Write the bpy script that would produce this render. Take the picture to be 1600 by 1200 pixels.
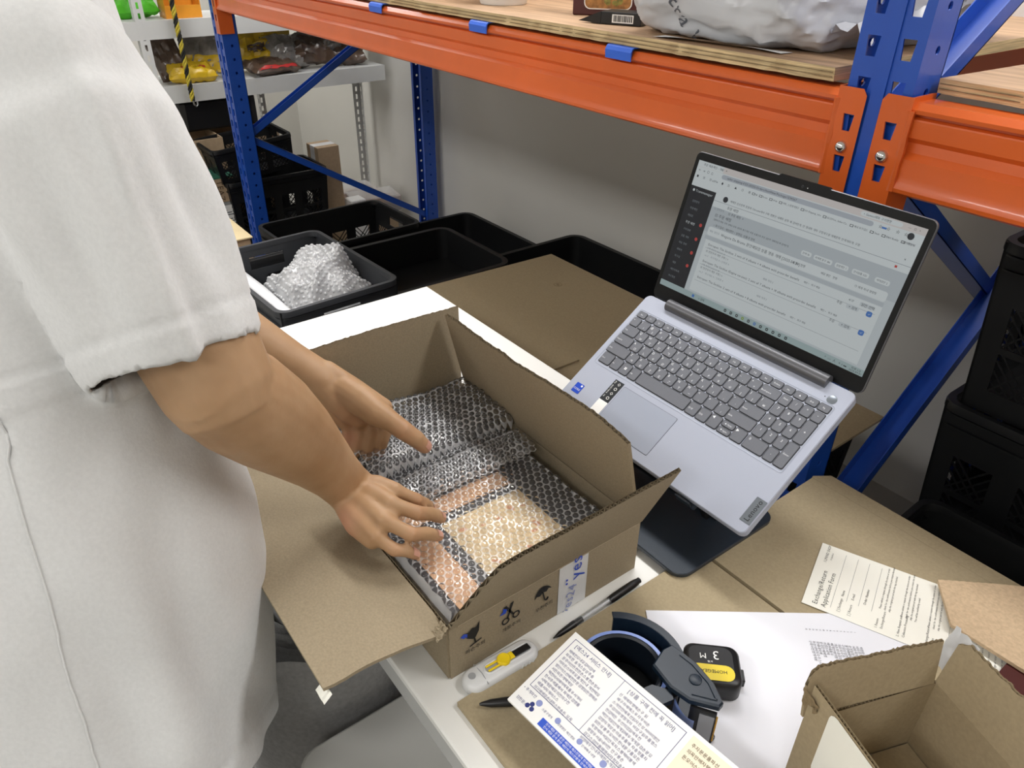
import bpy, bmesh, math, random
from mathutils import Vector, Matrix, noise
from mathutils.bvhtree import BVHTree
for o in list(bpy.data.objects): bpy.data.objects.remove(o)
SC = bpy.context.scene
COL = SC.collection
R_ = math.radians
# ---------------------------------------------------------------- camera
cam_d = bpy.data.cameras.new('camera'); cam = bpy.data.objects.new('camera', cam_d); COL.objects.link(cam)
yaw, pit, rol = R_(142.7896), R_(31.9396), R_(.6899)
fw = Vector((math.cos(yaw)*math.cos(pit), math.sin(yaw)*math.cos(pit), -math.sin(pit)))
rt = fw.cross(Vector((0, 0, 1))).normalized(); up = rt.cross(fw)
r2 = rt*math.cos(rol) + up*math.sin(rol); u2 = up*math.cos(rol) - rt*math.sin(rol)
cam.matrix_world = Matrix(((r2.x, u2.x, -fw.x, 0), (r2.y, u2.y, -fw.y, 0), (r2.z, u2.z, -fw.z, 1.46), (0, 0, 0, 1)))
cam_d.sensor_width = 36; cam_d.lens = 1168.6/1600*36; cam_d.clip_start = .02
SC.camera = cam
# ---------------------------------------------------------------- world, exposure
w = bpy.data.worlds.new('world'); SC.world = w; w.use_nodes = True
w.node_tree.nodes['Background'].inputs[0].default_value = (.8, .85, .9, 1)
w.node_tree.nodes['Background'].inputs[1].default_value = .1
SC.view_settings.view_transform = 'Standard'; SC.view_settings.look = 'None'
SC.view_settings.exposure = 0.0; SC.view_settings.gamma = 1; SC.view_settings.use_curve_mapping = False
# ceiling panel lights: x, y, length along x, width along y, watts
CEIL = 2.65
LIGHTS = [(-1.1, 1.30, 1.2, .3, 24), (.7, 1.30, 1.2, .3, 18), (-2.9, 1.30, 1.2, .3, 22), (-.9, -1.5, 1.2, .3, 24), (.9, -1.5, 1.2, .3, 22), (-2.6, -1.2, 1.2, .3, 20), (-4.5, .9, .9, .3, 22)]
for i, (lx, ly, ll, lw, p) in enumerate(LIGHTS):
    ld = bpy.data.lights.new('panel_lamp', 'AREA'); ld.shape = 'RECTANGLE'; ld.size = ll; ld.size_y = lw; ld.energy = p; ld.color = (1, .995, .985)
    lo = bpy.data.objects.new('panel_lamp', ld); COL.objects.link(lo); lo.location = (lx, ly, CEIL-.045)

# ---------------------------------------------------------------- helpers
def lin(c): return c/12.92 if c <= .04045 else ((c+.055)/1.055)**2.4
def hx(s, a=1): return tuple(lin(int(s[i:i+2], 16)/255) for i in (0, 2, 4)) + (a,)
MATS = {}
def mat(name, col, rough=.5, metal=0, nz=None, bump=None, spec=.5, coat=0, stretch=None, sss=0, emit=None, trans=0, alpha=1, coord='Object', sheen=0):
    """nz=(scale, amount, detail): brightness mottling; bump=(scale, strength)"""
    m = bpy.data.materials.new(name); m.use_nodes = True; nt = m.node_tree; N = nt.nodes; L = nt.links
    b = N['Principled BSDF']; c = hx(col) if isinstance(col, str) else col
    b.inputs['Base Color'].default_value = c; b.inputs['Roughness'].default_value = rough; b.inputs['Metallic'].default_value = metal
    b.inputs['Specular IOR Level'].default_value = spec; b.inputs['Coat Weight'].default_value = coat
    if sheen: b.inputs['Sheen Weight'].default_value = sheen
    if sss: b.inputs['Subsurface Weight'].default_value = sss; b.inputs['Subsurface Radius'].default_value = (.012, .005, .003); b.inputs['Subsurface Scale'].default_value = 1
    if trans: b.inputs['Transmission Weight'].default_value = trans
    if alpha < 1: b.inputs['Alpha'].default_value = alpha
    if emit: b.inputs['Emission Color'].default_value = hx(emit[0]); b.inputs['Emission Strength'].default_value = emit[1]
    vec = None
    if nz or bump:
        tc = N.new('ShaderNodeTexCoord'); vec = tc.outputs[coord]
        if stretch:
            mp = N.new('ShaderNodeMapping'); mp.inputs['Scale'].default_value = stretch; L.new(vec, mp.inputs[0]); vec = mp.outputs[0]
    if nz:
        t = N.new('ShaderNodeTexNoise'); t.inputs['Scale'].default_value = nz[0]; t.inputs['Detail'].default_value = nz[2] if len(nz) > 2 else 4
        L.new(vec, t.inputs['Vector'])
        r = N.new('ShaderNodeMapRange'); r.inputs[1].default_value = .3; r.inputs[2].default_value = .7; r.inputs[3].default_value = 1-nz[1]; r.inputs[4].default_value = 1+nz[1]
        L.new(t.outputs[0], r.inputs[0])
        mx = N.new('ShaderNodeMix'); mx.data_type = 'RGBA'; mx.blend_type = 'MULTIPLY'; mx.inputs[0].default_value = 1; mx.clamp_result = False
        mx.inputs[6].default_value = c; L.new(r.outputs[0], mx.inputs[7]); L.new(mx.outputs[2], b.inputs['Base Color'])
    if bump:
        t2 = N.new('ShaderNodeTexNoise'); t2.inputs['Scale'].default_value = bump[0]; t2.inputs['Detail'].default_value = 3
        L.new(vec, t2.inputs['Vector'])
        bp = N.new('ShaderNodeBump'); bp.inputs['Strength'].default_value = bump[1]; bp.inputs['Distance'].default_value = .002
        L.new(t2.outputs[0], bp.inputs['Height']); L.new(bp.outputs[0], b.inputs['Normal'])
    MATS[name] = m
    return m
def film(name, clear, white, rough=.12, tint='FFFFFF'):
    """thin clear plastic: transparent + a milky diffuse share + gloss by fresnel"""
    m = bpy.data.materials.new(name); m.use_nodes = True; nt = m.node_tree; N = nt.nodes; L = nt.links
    N.remove(N['Principled BSDF']); out = N['Material Output']
    tr = N.new('ShaderNodeBsdfTransparent'); tr.inputs[0].default_value = hx(tint); df = N.new('ShaderNodeBsdfDiffuse'); df.inputs[0].default_value = (.85, .86, .88, 1)
    gl = N.new('ShaderNodeBsdfGlossy'); gl.inputs['Roughness'].default_value = rough; gl.inputs[0].default_value = (1, 1, 1, 1)
    m1 = N.new('ShaderNodeMixShader'); m1.inputs[0].default_value = white/(clear+white); L.new(tr.outputs[0], m1.inputs[1]); L.new(df.outputs[0], m1.inputs[2])
    fr = N.new('ShaderNodeFresnel'); fr.inputs[0].default_value = 1.5
    m2 = N.new('ShaderNodeMixShader'); L.new(fr.outputs[0], m2.inputs[0]); L.new(m1.outputs[0], m2.inputs[1]); L.new(gl.outputs[0], m2.inputs[2])
    L.new(m2.outputs[0], out.inputs[0]); MATS[name] = m
    return m

MW = {}
def setp(o, label=None, cat=None, group=None, kind=None):
    if label: o['label'] = label
    if cat: o['category'] = cat
    if group: o['group'] = group
    if kind: o['kind'] = kind
    return o
def thing(name, label, cat, M=None, group=None, kind=None):
    o = bpy.data.objects.new(name, None); COL.objects.link(o); o.empty_display_size = .05
    if M is None: M = Matrix.Identity(4)
    elif not isinstance(M, Matrix): M = Matrix.Translation(Vector(M))
    o.matrix_world = M; MW[o.name] = M.copy()
    return setp(o, label, cat, group, kind)
def T(x, y, z): return Matrix.Translation((x, y, z))
def RZ(d): return Matrix.Rotation(R_(d), 4, 'Z')
def RX(d): return Matrix.Rotation(R_(d), 4, 'X')
def RY(d): return Matrix.Rotation(R_(d), 4, 'Y')
def frame(o, x, y, z=None):
    x = Vector(x).normalized(); y = Vector(y); z = x.cross(y).normalized(); y = z.cross(x)
    return Matrix(((x.x, y.x, z.x, o[0]), (x.y, y.y, z.y, o[1]), (x.z, y.z, z.z, o[2]), (0, 0, 0, 1)))
CHARS = ''.join(chr(i) for i in range(33, 127)) + "·×ÿ—•₩←→∨≋⌂⌄⌕■□▣▤▥▦▬▭▲▶▸▼▾◀○●☆♦♪✓人개검구꼭내든매모문배봉비상색서선손송스안어에영예우의읽자전정주천택파품한"
_glyph = {}
def _load_glyphs():
    """all characters from one text curve, one per line, then cached singly"""
    c = bpy.data.curves.new('t', 'FONT'); c.body = '\n'.join(CHARS); c.size = 1; c.align_y = 'TOP_BASELINE'; c.space_line = 3; c.resolution_u = 2
    o = bpy.data.objects.new('t', c); m = bpy.data.meshes.new_from_object(o)
    cell = [[] for _ in CHARS]
    vv = [v.co.copy() for v in m.vertices]
    for p in m.polygons:
        y = sum(vv[i].y for i in p.vertices)/len(p.vertices); k = int(round((.35-y)/3)); cell[min(max(k, 0), len(CHARS)-1)].append(tuple(p.vertices))
    for k, ch in enumerate(CHARS):
        idx = {}; fs = []
        for f in cell[k]: fs.append(tuple(idx.setdefault(i, len(idx)) for i in f))
        vs = [Vector((vv[i].x, vv[i].y+3*k-.35, 0)) for i in idx]
        _glyph[ch] = (vs, fs, (max(p.x for p in vs)+.07) if vs else .3)
    bpy.data.objects.remove(o); bpy.data.curves.remove(c); bpy.data.meshes.remove(m)
JAMO = dict(zip('ㄱㄴㄷㄹㅁㅂㅅㅇㅈㅊㅋㅌㅍㅎㅏㅐㅑㅓㅔㅕㅗㅛㅜㅠㅡㅣ', (
 '0222,2220', '0200,0020', '2202,0200,0020', '0222,2221,2101,0100,0020', '0222,2220,2000,0002', '0200,0020,2022,0121', '1200,1020', '1221,2110,1001,0112', '0222,1200,1020', '1213,0222,1200,1020', '0222,2220,0121', '2202,0200,0020,0121', '0222,0222,0020,0502,1210', '1213,0222,1121,2110,1001,0111',
 '1210,1121', '0200,0111,1210', '1210,1121,1522', '1210,0111', '1210,2220,0111', '1210,0111,0212', '1012,0020,1011', '0020,0502,1512', '0222,1210', '0222,0500,1510', '0121', '1210')))
def jamo(ch):
    vs = []; fs = []; w_ = .05
    for st in JAMO[ch].split(','):
        x0, y0, x1, y1 = [int(c)*.36 if c != '5' else .18 for c in st]
        d = Vector((x1-x0, y1-y0, 0))
        if d.length < 1e-6: continue
        n = Vector((-d.y, d.x, 0)).normalized()*w_; e = d.normalized()*w_; a = Vector((x0+.06, y0-.33, 0))-e; b = Vector((x1+.06, y1-.33, 0))+e; o = len(vs)
        vs += [a-n, b-n, b+n, a+n]; fs.append((o, o+1, o+2, o+3))
    return vs, fs, .9
def glyphs(s, size, align='CENTER'):
    if not _glyph: _load_glyphs()
    vs = []; fs = []; x = 0
    for ch in s:
        if ch in JAMO and ch not in _glyph: _glyph[ch] = jamo(ch)
        if ch not in _glyph: x += .32; continue
        gv, gf, adv = _glyph[ch]; o = len(vs)
        vs += [Vector((p.x+x, p.y, 0)) for p in gv]; fs += [tuple(i+o for i in f) for f in gf]; x += adv
    sh = -x/2 if align == 'CENTER' else 0
    return [Vector(((p.x+sh)*size, p.y*size, 0)) for p in vs], fs
def rrect(x0, x1, y0, y1, r, n=3):
    p = []
    for cx, cy, a in ((x1-r, y1-r, 0), (x0+r, y1-r, 90), (x0+r, y0+r, 180), (x1-r, y0+r, 270)):
        for i in range(n): t = R_(a+90*i/(n-1)); p.append((cx+r*math.cos(t), cy+r*math.sin(t)))
    return p
def inset(poly, d):
    n = len(poly); out = []
    for i in range(n):
        a, b, c = Vector(poly[i-1]), Vector(poly[i]), Vector(poly[(i+1) % n])
        e1, e2 = (b-a), (c-b)
        n1 = Vector((-e1.y, e1.x)); n2 = Vector((-e2.y, e2.x))
        if n1.length > 0: n1.normalize()
        if n2.length > 0: n2.normalize()
        m = n1+n2
        if m.length < 1e-6: m = n1
        m.normalize(); k = max(.4, m.dot(n1)); out.append(tuple(b+m*d/k))
    return out
class MB:
    def __init__(s): s.v = []; s.f = []; s.m = []
    def add(s, vs, fs, M=None, m=0):
        o = len(s.v)
        s.v += [(M @ Vector(p)) if M else Vector(p) for p in vs]
        for f in fs: s.f.append(tuple(i+o for i in f)); s.m.append(m)
        return s
    def box(s, x0, x1, y0, y1, z0, z1, M=None, m=0):
        return s.add([(x, y, z) for x in (x0, x1) for y in (y0, y1) for z in (z0, z1)],
                     [(0, 1, 3, 2), (4, 6, 7, 5), (0, 4, 5, 1), (2, 3, 7, 6), (0, 2, 6, 4), (1, 5, 7, 3)], M, m)
    def prism(s, poly, z0, z1, M=None, m=0, bev=0, bot=True, bevb=0):
        n = len(poly); rings = []
        if bevb: rings.append([(x, y, z0) for x, y in inset(poly, bevb)]); rings.append([(x, y, z0+bevb) for x, y in poly])
        else: rings.append([(x, y, z0) for x, y in poly])
        if bev: rings.append([(x, y, z1-bev) for x, y in poly]); rings.append([(x, y, z1) for x, y in inset(poly, bev)])
        else: rings.append([(x, y, z1) for x, y in poly])
        vs = [p for r in rings for p in r]; fs = []
        for k in range(len(rings)-1):
            for i in range(n): j = (i+1) % n; fs.append((k*n+i, k*n+j, (k+1)*n+j, (k+1)*n+i))
        fs.append(tuple(range((len(rings)-1)*n, len(rings)*n)))
        if bot: fs.append(tuple(reversed(range(n))))
        return s.add(vs, fs, M, m)
    def bbox(s, x0, x1, y0, y1, z0, z1, b=.002, r=None, M=None, m=0, n=3):
        return s.prism(rrect(x0, x1, y0, y1, r or b, n), z0, z1, M, m, bev=b, bevb=b)
    def tube(s, path, r, n=10, M=None, m=0, caps=True, r2=None, upv=(0, 0, 1), rnd=False):
        path = [Vector(p) for p in path]; k = len(path)
        rr = r if isinstance(r, (list, tuple)) else [r]*k
        rb = r2 if isinstance(r2, (list, tuple)) else ([r2]*k if r2 else rr)
        if rnd:  # rounded ends
            P, A, B = [], [], []
            d0 = (path[0]-path[1]).normalized(); d1 = (path[-1]-path[-2]).normalized()
            for t in (90, 60, 30): a = R_(t); P.append(path[0]+d0*rr[0]*math.sin(a)*.9); A.append(max(rr[0]*math.cos(a), rr[0]*.05)); B.append(max(rb[0]*math.cos(a), rb[0]*.05))
            P += path; A += list(rr); B += list(rb)
            for t in (30, 60, 90): a = R_(t); P.append(path[-1]+d1*rr[-1]*math.sin(a)*.9); A.append(max(rr[-1]*math.cos(a), rr[-1]*.05)); B.append(max(rb[-1]*math.cos(a), rb[-1]*.05))
            path, rr, rb = P, A, B; k = len(path)
        vs = []; fs = []; u = Vector(upv)
        for i, p in enumerate(path):
            d = (path[min(i+1, k-1)]-path[max(i-1, 0)]).normalized()
            if abs(d.dot(u)) > .98: u = Vector((1, 0, 0)) if abs(d.x) < .9 else Vector((0, 1, 0))
            x = d.cross(u).normalized(); y = x.cross(d).normalized()
            if not isinstance(upv, tuple): pass
            for j in range(n):
                a = 2*math.pi*j/n; vs.append(p+x*rr[i]*math.cos(a)+y*rb[i]*math.sin(a))
        for i in range(k-1):
            for j in range(n): l = (j+1) % n; fs.append((i*n+j, i*n+l, (i+1)*n+l, (i+1)*n+j))
        if caps: fs.append(tuple(reversed(range(n)))); fs.append(tuple(range((k-1)*n, k*n)))
        return s.add(vs, fs, M, m)
    def lathe(s, prof, n=24, M=None, m=0, close=True):
        vs = []; fs = []; k = len(prof)
        for r, z in prof:
            for j in range(n): a = 2*math.pi*j/n; vs.append((r*math.cos(a), r*math.sin(a), z))
        for i in range(k-1):
            for j in range(n): l = (j+1) % n; fs.append((i*n+j, i*n+l, (i+1)*n+l, (i+1)*n+j))
        if close: fs.append(tuple(reversed(range(n)))); fs.append(tuple(range((k-1)*n, k*n)))
        return s.add(vs, fs, M, m)
    def grid(s, fn, nu, nv, M=None, m=0, wrap=False):
        vs = [fn(i/(nu if wrap else nu-1), j/(nv-1)) for j in range(nv) for i in range(nu)]; fs = []
        for j in range(nv-1):
            for i in range(nu if wrap else nu-1): l = (i+1) % nu; fs.append((j*nu+i, j*nu+l, (j+1)*nu+l, (j+1)*nu+i))
        return s.add(vs, fs, M, m)
    def bar(s, a, b, w, h, upv=(0, 0, 1), m=0, M=None):
        a, b = Vector(a), Vector(b); d = (b-a); F = frame(a, d, Vector(upv).cross(d) if abs(d.normalized().dot(Vector(upv))) < .999 else Vector((0, 1, 0)))
        return s.box(0, d.length, -w/2, w/2, -h/2, h/2, (M @ F) if M else F, m)
    def text(s, st, size, M, align='CENTER', m=0):
        v, f = glyphs(st, size, align); return s.add(v, f, M, m)
    def corr(s, A, B, upv, nrm, h, t=.0045, pitch=.0066, m=0, fl=None):
        """corrugated board standing on the line A-B: two liners with a zigzag flute between, h(s) its height"""
        A, B, U, Nn = Vector(A), Vector(B), Vector(upv).normalized(), Vector(nrm).normalized(); L = (B-A).length
        k = max(4, int(L/pitch*2)); ht = h if callable(h) else (lambda q: h)
        for off in (-t/2, t/2):
            vs = []; fs = []
            for i in range(k+1):
                q = i/k; p = A.lerp(B, q)+Nn*off; vs += [p, p+U*ht(q)]
            for i in range(k): fs.append((2*i, 2*i+2, 2*i+3, 2*i+1))
            s.add(vs, fs, None, m)
        vs = []; fs = []
        for i in range(k+1):
            q = i/k; p = A.lerp(B, q)+Nn*(t/2 if i % 2 else -t/2)*.92; vs += [p, p+U*(ht(q)-.0008)]
        for i in range(k): fs.append((2*i, 2*i+2, 2*i+3, 2*i+1))
        s.add(vs, fs, None, m if fl is None else fl)
        for q in (0, 1):
            p = A.lerp(B, q); s.add([p-Nn*t/2, p+Nn*t/2, p+Nn*t/2+U*ht(q), p-Nn*t/2+U*ht(q)], [(0, 1, 2, 3)], None, m)
        s.add([A-Nn*t/2, B-Nn*t/2, B+Nn*t/2, A+Nn*t/2], [(0, 1, 2, 3)], None, m)
        return s
    def mesh(s, name, mats, smooth=False, ang=40, inv=None):
        me = bpy.data.meshes.new(name)
        me.from_pydata([tuple(inv @ p) if inv else tuple(p) for p in s.v], [], s.f)
        for q in (mats if isinstance(mats, (list, tuple)) else [mats]): me.materials.append(MATS[q] if isinstance(q, str) else q)
        if isinstance(mats, (list, tuple)): me.polygons.foreach_set('material_index', s.m)
        if smooth:
            me.polygons.foreach_set('use_smooth', [True]*len(me.polygons)); me.set_sharp_from_angle(angle=R_(ang))
        me.update(); return me
    def build(s, name, mats, parent=None, smooth=False, ang=40, world=False, fix=True):
        inv = MW[parent.name].inverted() if (world and parent is not None and parent.name in MW) else None
        me = s.mesh(name, mats, smooth, ang, inv)
        if fix:
            bm = bmesh.new(); bm.from_mesh(me); bmesh.ops.recalc_face_normals(bm, faces=bm.faces); bm.to_mesh(me); bm.free()
        return link(name, me, parent)
def link(name, me, parent=None, M=None):
    o = bpy.data.objects.new(name, me); COL.objects.link(o)
    if parent is not None:
        o.parent = parent
        if parent.name in MW: MW[o.name] = MW[parent.name] @ (M if M else Matrix.Identity(4))
    if M: o.matrix_local = M
    return o
def single(name, mb, mats, label, cat, M=None, group=None, kind=None, **k):
    o = mb.build(name, mats, None, **k)
    if M is not None:
        M = M if isinstance(M, Matrix) else Matrix.Translation(Vector(M))
        o.matrix_world = M; MW[o.name] = M.copy()
    return setp(o, label, cat, group, kind)
def dup(root, M, label=None, group=None):
    r = root.copy(); COL.objects.link(r); r.matrix_world = M; MW[r.name] = M.copy()
    if label: r['label'] = label
    if group: r['group'] = group
    for ch in list(root.children):
        c = ch.copy(); COL.objects.link(c); c.parent = r
        for g in list(ch.children):
            d = g.copy(); COL.objects.link(d); d.parent = c
    return r
def nz(p, s=1): return noise.noise(Vector(p)*s)
def pt(pts, s):
    """piecewise linear lookup"""
    if s <= pts[0][0]: return pts[0][1]
    for (a, x), (b, y) in zip(pts, pts[1:]):
        if s <= b: return x+(y-x)*(s-a)/(b-a)
    return pts[-1][1]
def eval_mesh(mb, mods):
    """join overlapping closed solids into one continuous skin"""
    me = mb.mesh('tmp', 'skin'); o = bpy.data.objects.new('tmp', me); COL.objects.link(o)
    for typ, kw in mods:
        md = o.modifiers.new('m', typ)
        for k, v in kw.items(): setattr(md, k, v)
    dg = bpy.context.evaluated_depsgraph_get(); out = bpy.data.meshes.new_from_object(o.evaluated_get(dg))
    bpy.data.objects.remove(o); return out

# ---------------------------------------------------------------- materials
mat('paint_wall', 'DAD8D2', .85, nz=(1.5, .03), bump=(60, .05)); mat('ceil', 'E8E6E0', .9, nz=(2, .02))
mat('floor', '9C9A95', .55, nz=(3, .12), bump=(40, .05))
mat('desk_white', 'ECECE8', .42, nz=(6, .015)); mat('desk_steel', 'B9BAB8', .4, nz=(8, .02), spec=.4)
mat('kraft', '9A8D76', .82, nz=(420, .10, 6), bump=(300, .08), spec=.2)
mat('kraft_big', 'A5977B', .8, nz=(300, .07, 6), bump=(9, .12), spec=.25)
mat('kraft_pink', 'C4AC8E', .85, nz=(260, .12, 6), bump=(200, .1), spec=.2)
mat('kraft_grey', 'A69679', .8, nz=(250, .07, 6), bump=(14, .15), spec=.25)
mat('kraft_edge', '8E7C60', .9, nz=(200, .15), spec=.1)
mat('orange', 'DC6426', .34, nz=(9, .05), coat=.25, bump=(120, .04)); mat('blue', '1E50B4', .36, nz=(12, .05), coat=.2, bump=(150, .04)); mat('clip_blue', '3568D8', .35)
mat('chrome', 'D8D8D8', .16, 1); mat('steel', 'B8BBBE', .3, 1, nz=(30, .05))
mat('ply_top', 'A98A6C', .6, nz=(7, .25, 8), stretch=(1, 9, 9), bump=(30, .05)); mat('ply_edge', 'CDB489', .8, nz=(60, .35, 6), stretch=(.15, .15, 6), bump=(80, .4))
mat('black', '17181A', .55, nz=(40, .1), bump=(200, .05)); mat('crate', '0F1012', .48, nz=(30, .15)); mat('crate_grey', '34363A', .5, nz=(30, .08))
mat('alu', 'AAB0C0', .5, .15, nz=(900, .02), spec=.5); mat('alu_pad', '9CA3B3', .48, .12); mat('key', '666971', .55, nz=(500, .03)); mat('keygap', '1A1B1E', .6)
mat('bezel', '0E0F10', .5, spec=.25); mat('hinge', '5F6064', .38, .4); mat('badge', '7F8790', .3, .5); mat('ink', '15161A', .6); mat('ink_grey', '5D6068', .7); mat('legend', 'E6E8EC', .5)
mat('sticker_black', '1D2226', .4); mat('sticker_blue', '1647C0', .35); mat('white_print', 'F4F4F2', .5)
mat('stand', '2E3640', .32, nz=(200, .05))
mat('paper', 'F0F0EE', .8, nz=(20, .01)); mat('paper_blue', 'E8EAF2', .75, nz=(4, .01), bump=(5, .25)); mat('paper_warm', 'F3F2E8', .7)
mat('ink_navy', '2B3576', .6); mat('ink_blue', '2E57C8', .6); mat('ink_pale', '8C96C8', .6); mat('band_orange', 'F0A83C', .6); mat('cream_print', 'EFE6CE', .7); mat('ink_brown', '5A4630', .7)
mat('navy', '10202F', .42, nz=(60, .05), bump=(90, .04)); mat('navy_dark', '0D151F', .45); mat('tape_lav', '7F97D8', .3, coat=.3); mat('tape_film', 'B9AC93', .2)
mat('yellow', 'F2D21C', .45, nz=(30, .04)); mat('cutter_white', 'DADBDB', .4, nz=(40, .03)); mat('cutter_slot', '9C9EA0', .5); mat('blk_plastic', '141416', .4)
mat('pen_clear', 'E8ECEE', .08, trans=.9, alpha=.55); mat('yellow_label', 'E6CE2A', .5)
mat('tape_white', 'D9DADB', .32, nz=(25, .05), bump=(40, .3))
mat('shirt', 'D7D8D8', .9, nz=(260, .035, 5), bump=(420, .12), spec=.15, sheen=.15); mat('trouser', '121317', .85, nz=(200, .15), bump=(300, .2), spec=.2)
mat('nail', 'CF9C8A', .3, sss=.1, coat=.2); mat('hair', '17120F', .5, nz=(80, .3), stretch=(1, 1, .2)); mat('eye_white', 'E8E6E2', .2); mat('eye_dark', '2A1A12', .15); mat('lip', 'B0705F', .45)
mat('shoe', 'D8D8D6', .6)
mat('poly', 'C9CBD0', .3, nz=(10, .05), bump=(22, .5), spec=.6); mat('poly_white', 'EDEFF2', .3, bump=(15, .2)); mat('maroon', '4A1E1C', .4, nz=(30, .06)); mat('food_tan', '9E6E3A', .6, nz=(90, .5, 6)); mat('food_green', '7F7A3A', .6, nz=(110, .6, 6))
mat('tub', 'E9E7E3', .4); mat('print_red', 'B33A2A', .6); mat('print_gold', 'C79B3C', .6)
mat('shelf_white', 'CFD0CE', .5, nz=(8, .03)); mat('bag_yellow', 'D9B41E', .35, nz=(30, .15), bump=(40, .4), spec=.7); mat('bag_clear', '8C8884', .2, nz=(22, .35), bump=(45, .8), spec=.9)
mat('bag_dark', '5A4638', .28, nz=(24, .45), bump=(40, .8), spec=.9); mat('bin_orange', 'E79A2E', .4, nz=(20, .06)); mat('leaf_green', '4FB81E', .5, nz=(20, .2)); mat('rope_yellow', 'C9B63A', .7); mat('rope_black', '1E1E1A', .7)
mat('teal', '2F6B58', .6, nz=(25, .08)); mat('carton_grey', '9A9B98', .6, nz=(20, .06)); mat('red', 'C02A28', .5); mat('cream', 'E2CFA4', .6, nz=(10, .03)); mat('kraft_far', 'B39B7E', .8, nz=(60, .06))
mat('foam', 'B4B4B4', .6, nz=(120, .12, 5), bump=(160, .5)); mat('album_dark', '3E3F46', .5, nz=(20, .05)); mat('peach', 'F0C39A', .6, nz=(14, .06)); mat('peach_pale', 'F3DDB4', .6, nz=(22, .12)); mat('peach_spot', 'DDA27E', .6)
mat('lamp', 'FFFFFF', .5, emit=('FFFAF2', 3))
film('bubble_film', .60, .40, .2); film('bubble_dome', .96, .04, .06); film('bubble_layer', .5, .5, .18); film('poly_clear', .55, .45, .2)
def skin_mat():
    m = mat('skin', 'B99472', .5, sss=.12, spec=.35, bump=(260, .07)); nt = m.node_tree; N = nt.nodes; L = nt.links; b = N['Principled BSDF']
    tc = N.new('ShaderNodeTexCoord'); t = N.new('ShaderNodeTexNoise'); t.inputs['Scale'].default_value = 16; t.inputs['Detail'].default_value = 3; L.new(tc.outputs['Object'], t.inputs['Vector'])
    cr = N.new('ShaderNodeValToRGB'); cr.color_ramp.elements[0].position = .32; cr.color_ramp.elements[0].color = hx('A6825F'); cr.color_ramp.elements[1].position = .7; cr.color_ramp.elements[1].color = hx('B89674')
    at = N.new('ShaderNodeAttribute'); at.attribute_name = 'flush'; mx = N.new('ShaderNodeMix'); mx.data_type = 'RGBA'; mx.inputs[7].default_value = hx('C98A72')
    L.new(t.outputs[0], cr.inputs[0]); L.new(at.outputs['Fac'], mx.inputs[0]); L.new(cr.outputs[0], mx.inputs[6]); L.new(mx.outputs[2], b.inputs['Base Color'])
skin_mat()
def screen_mat(name, col, s): return mat(name, '0A0B0C', .3, emit=(col, s), spec=.35)
SE = .5
for n_, c_ in dict(scr_bg='C9D2D6', scr_bar='D9D3D0', scr_white='DCE4E6', scr_card='BCC5CA', scr_dark='2A2D35', scr_ink='30343A', scr_grey='8A9298', scr_blue='4F7FC8', scr_red='C84A46', scr_task='A9BDBE', scr_pill='B4BCC4', scr_green='8FAE3C').items(): screen_mat(n_, c_, SE if c_ not in ('2A2D35',) else .35)

# ---------------------------------------------------------------- the room
X0, X1, Y0, Y1 = -5.0, 2.6, -2.8, 1.98
single('floor', MB().box(X0, X1, Y0, Y1, -.1, 0), 'floor', 'grey floor of the stock room', 'floor', kind='structure')
single('ceiling', MB().box(X0, X1, Y0, Y1, CEIL, CEIL+.1), 'ceil', 'white ceiling of the stock room', 'ceiling', kind='structure')
single('wall_back', MB().box(X0-.1, X1+.1, Y1, Y1+.1, -.1, CEIL+.1), 'paint_wall', 'plain white wall behind the blue and orange rack', 'wall', kind='structure')
single('wall_left', MB().box(X0-.1, X0, Y0, Y1, -.1, CEIL+.1), 'paint_wall', 'plain white wall behind the white slotted shelving', 'wall', kind='structure')
single('wall_right', MB().box(X1, X1+.1, Y0, Y1, -.1, CEIL+.1), 'paint_wall', 'plain white wall at the near end of the room', 'wall', kind='structure')
single('wall_front', MB().box(X0-.1, X1+.1, Y0-.1, Y0, -.1, CEIL+.1), 'paint_wall', 'plain white wall opposite the rack', 'wall', kind='structure')
for i, (lx, ly, ll, lw, p) in enumerate(LIGHTS):
    t = thing('ceiling_light', 'flat white panel lamp fixed to the ceiling', 'lamp', (lx, ly, CEIL), group='panel lamps on the ceiling')
    MB().bbox(-ll/2-.03, ll/2+.03, -lw/2-.03, lw/2+.03, -.03, 0, .004).build('housing', 'shelf_white', t)
    MB().box(-ll/2, ll/2, -lw/2, lw/2, -.034, -.0301).build('diffuser', 'lamp', t)

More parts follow.
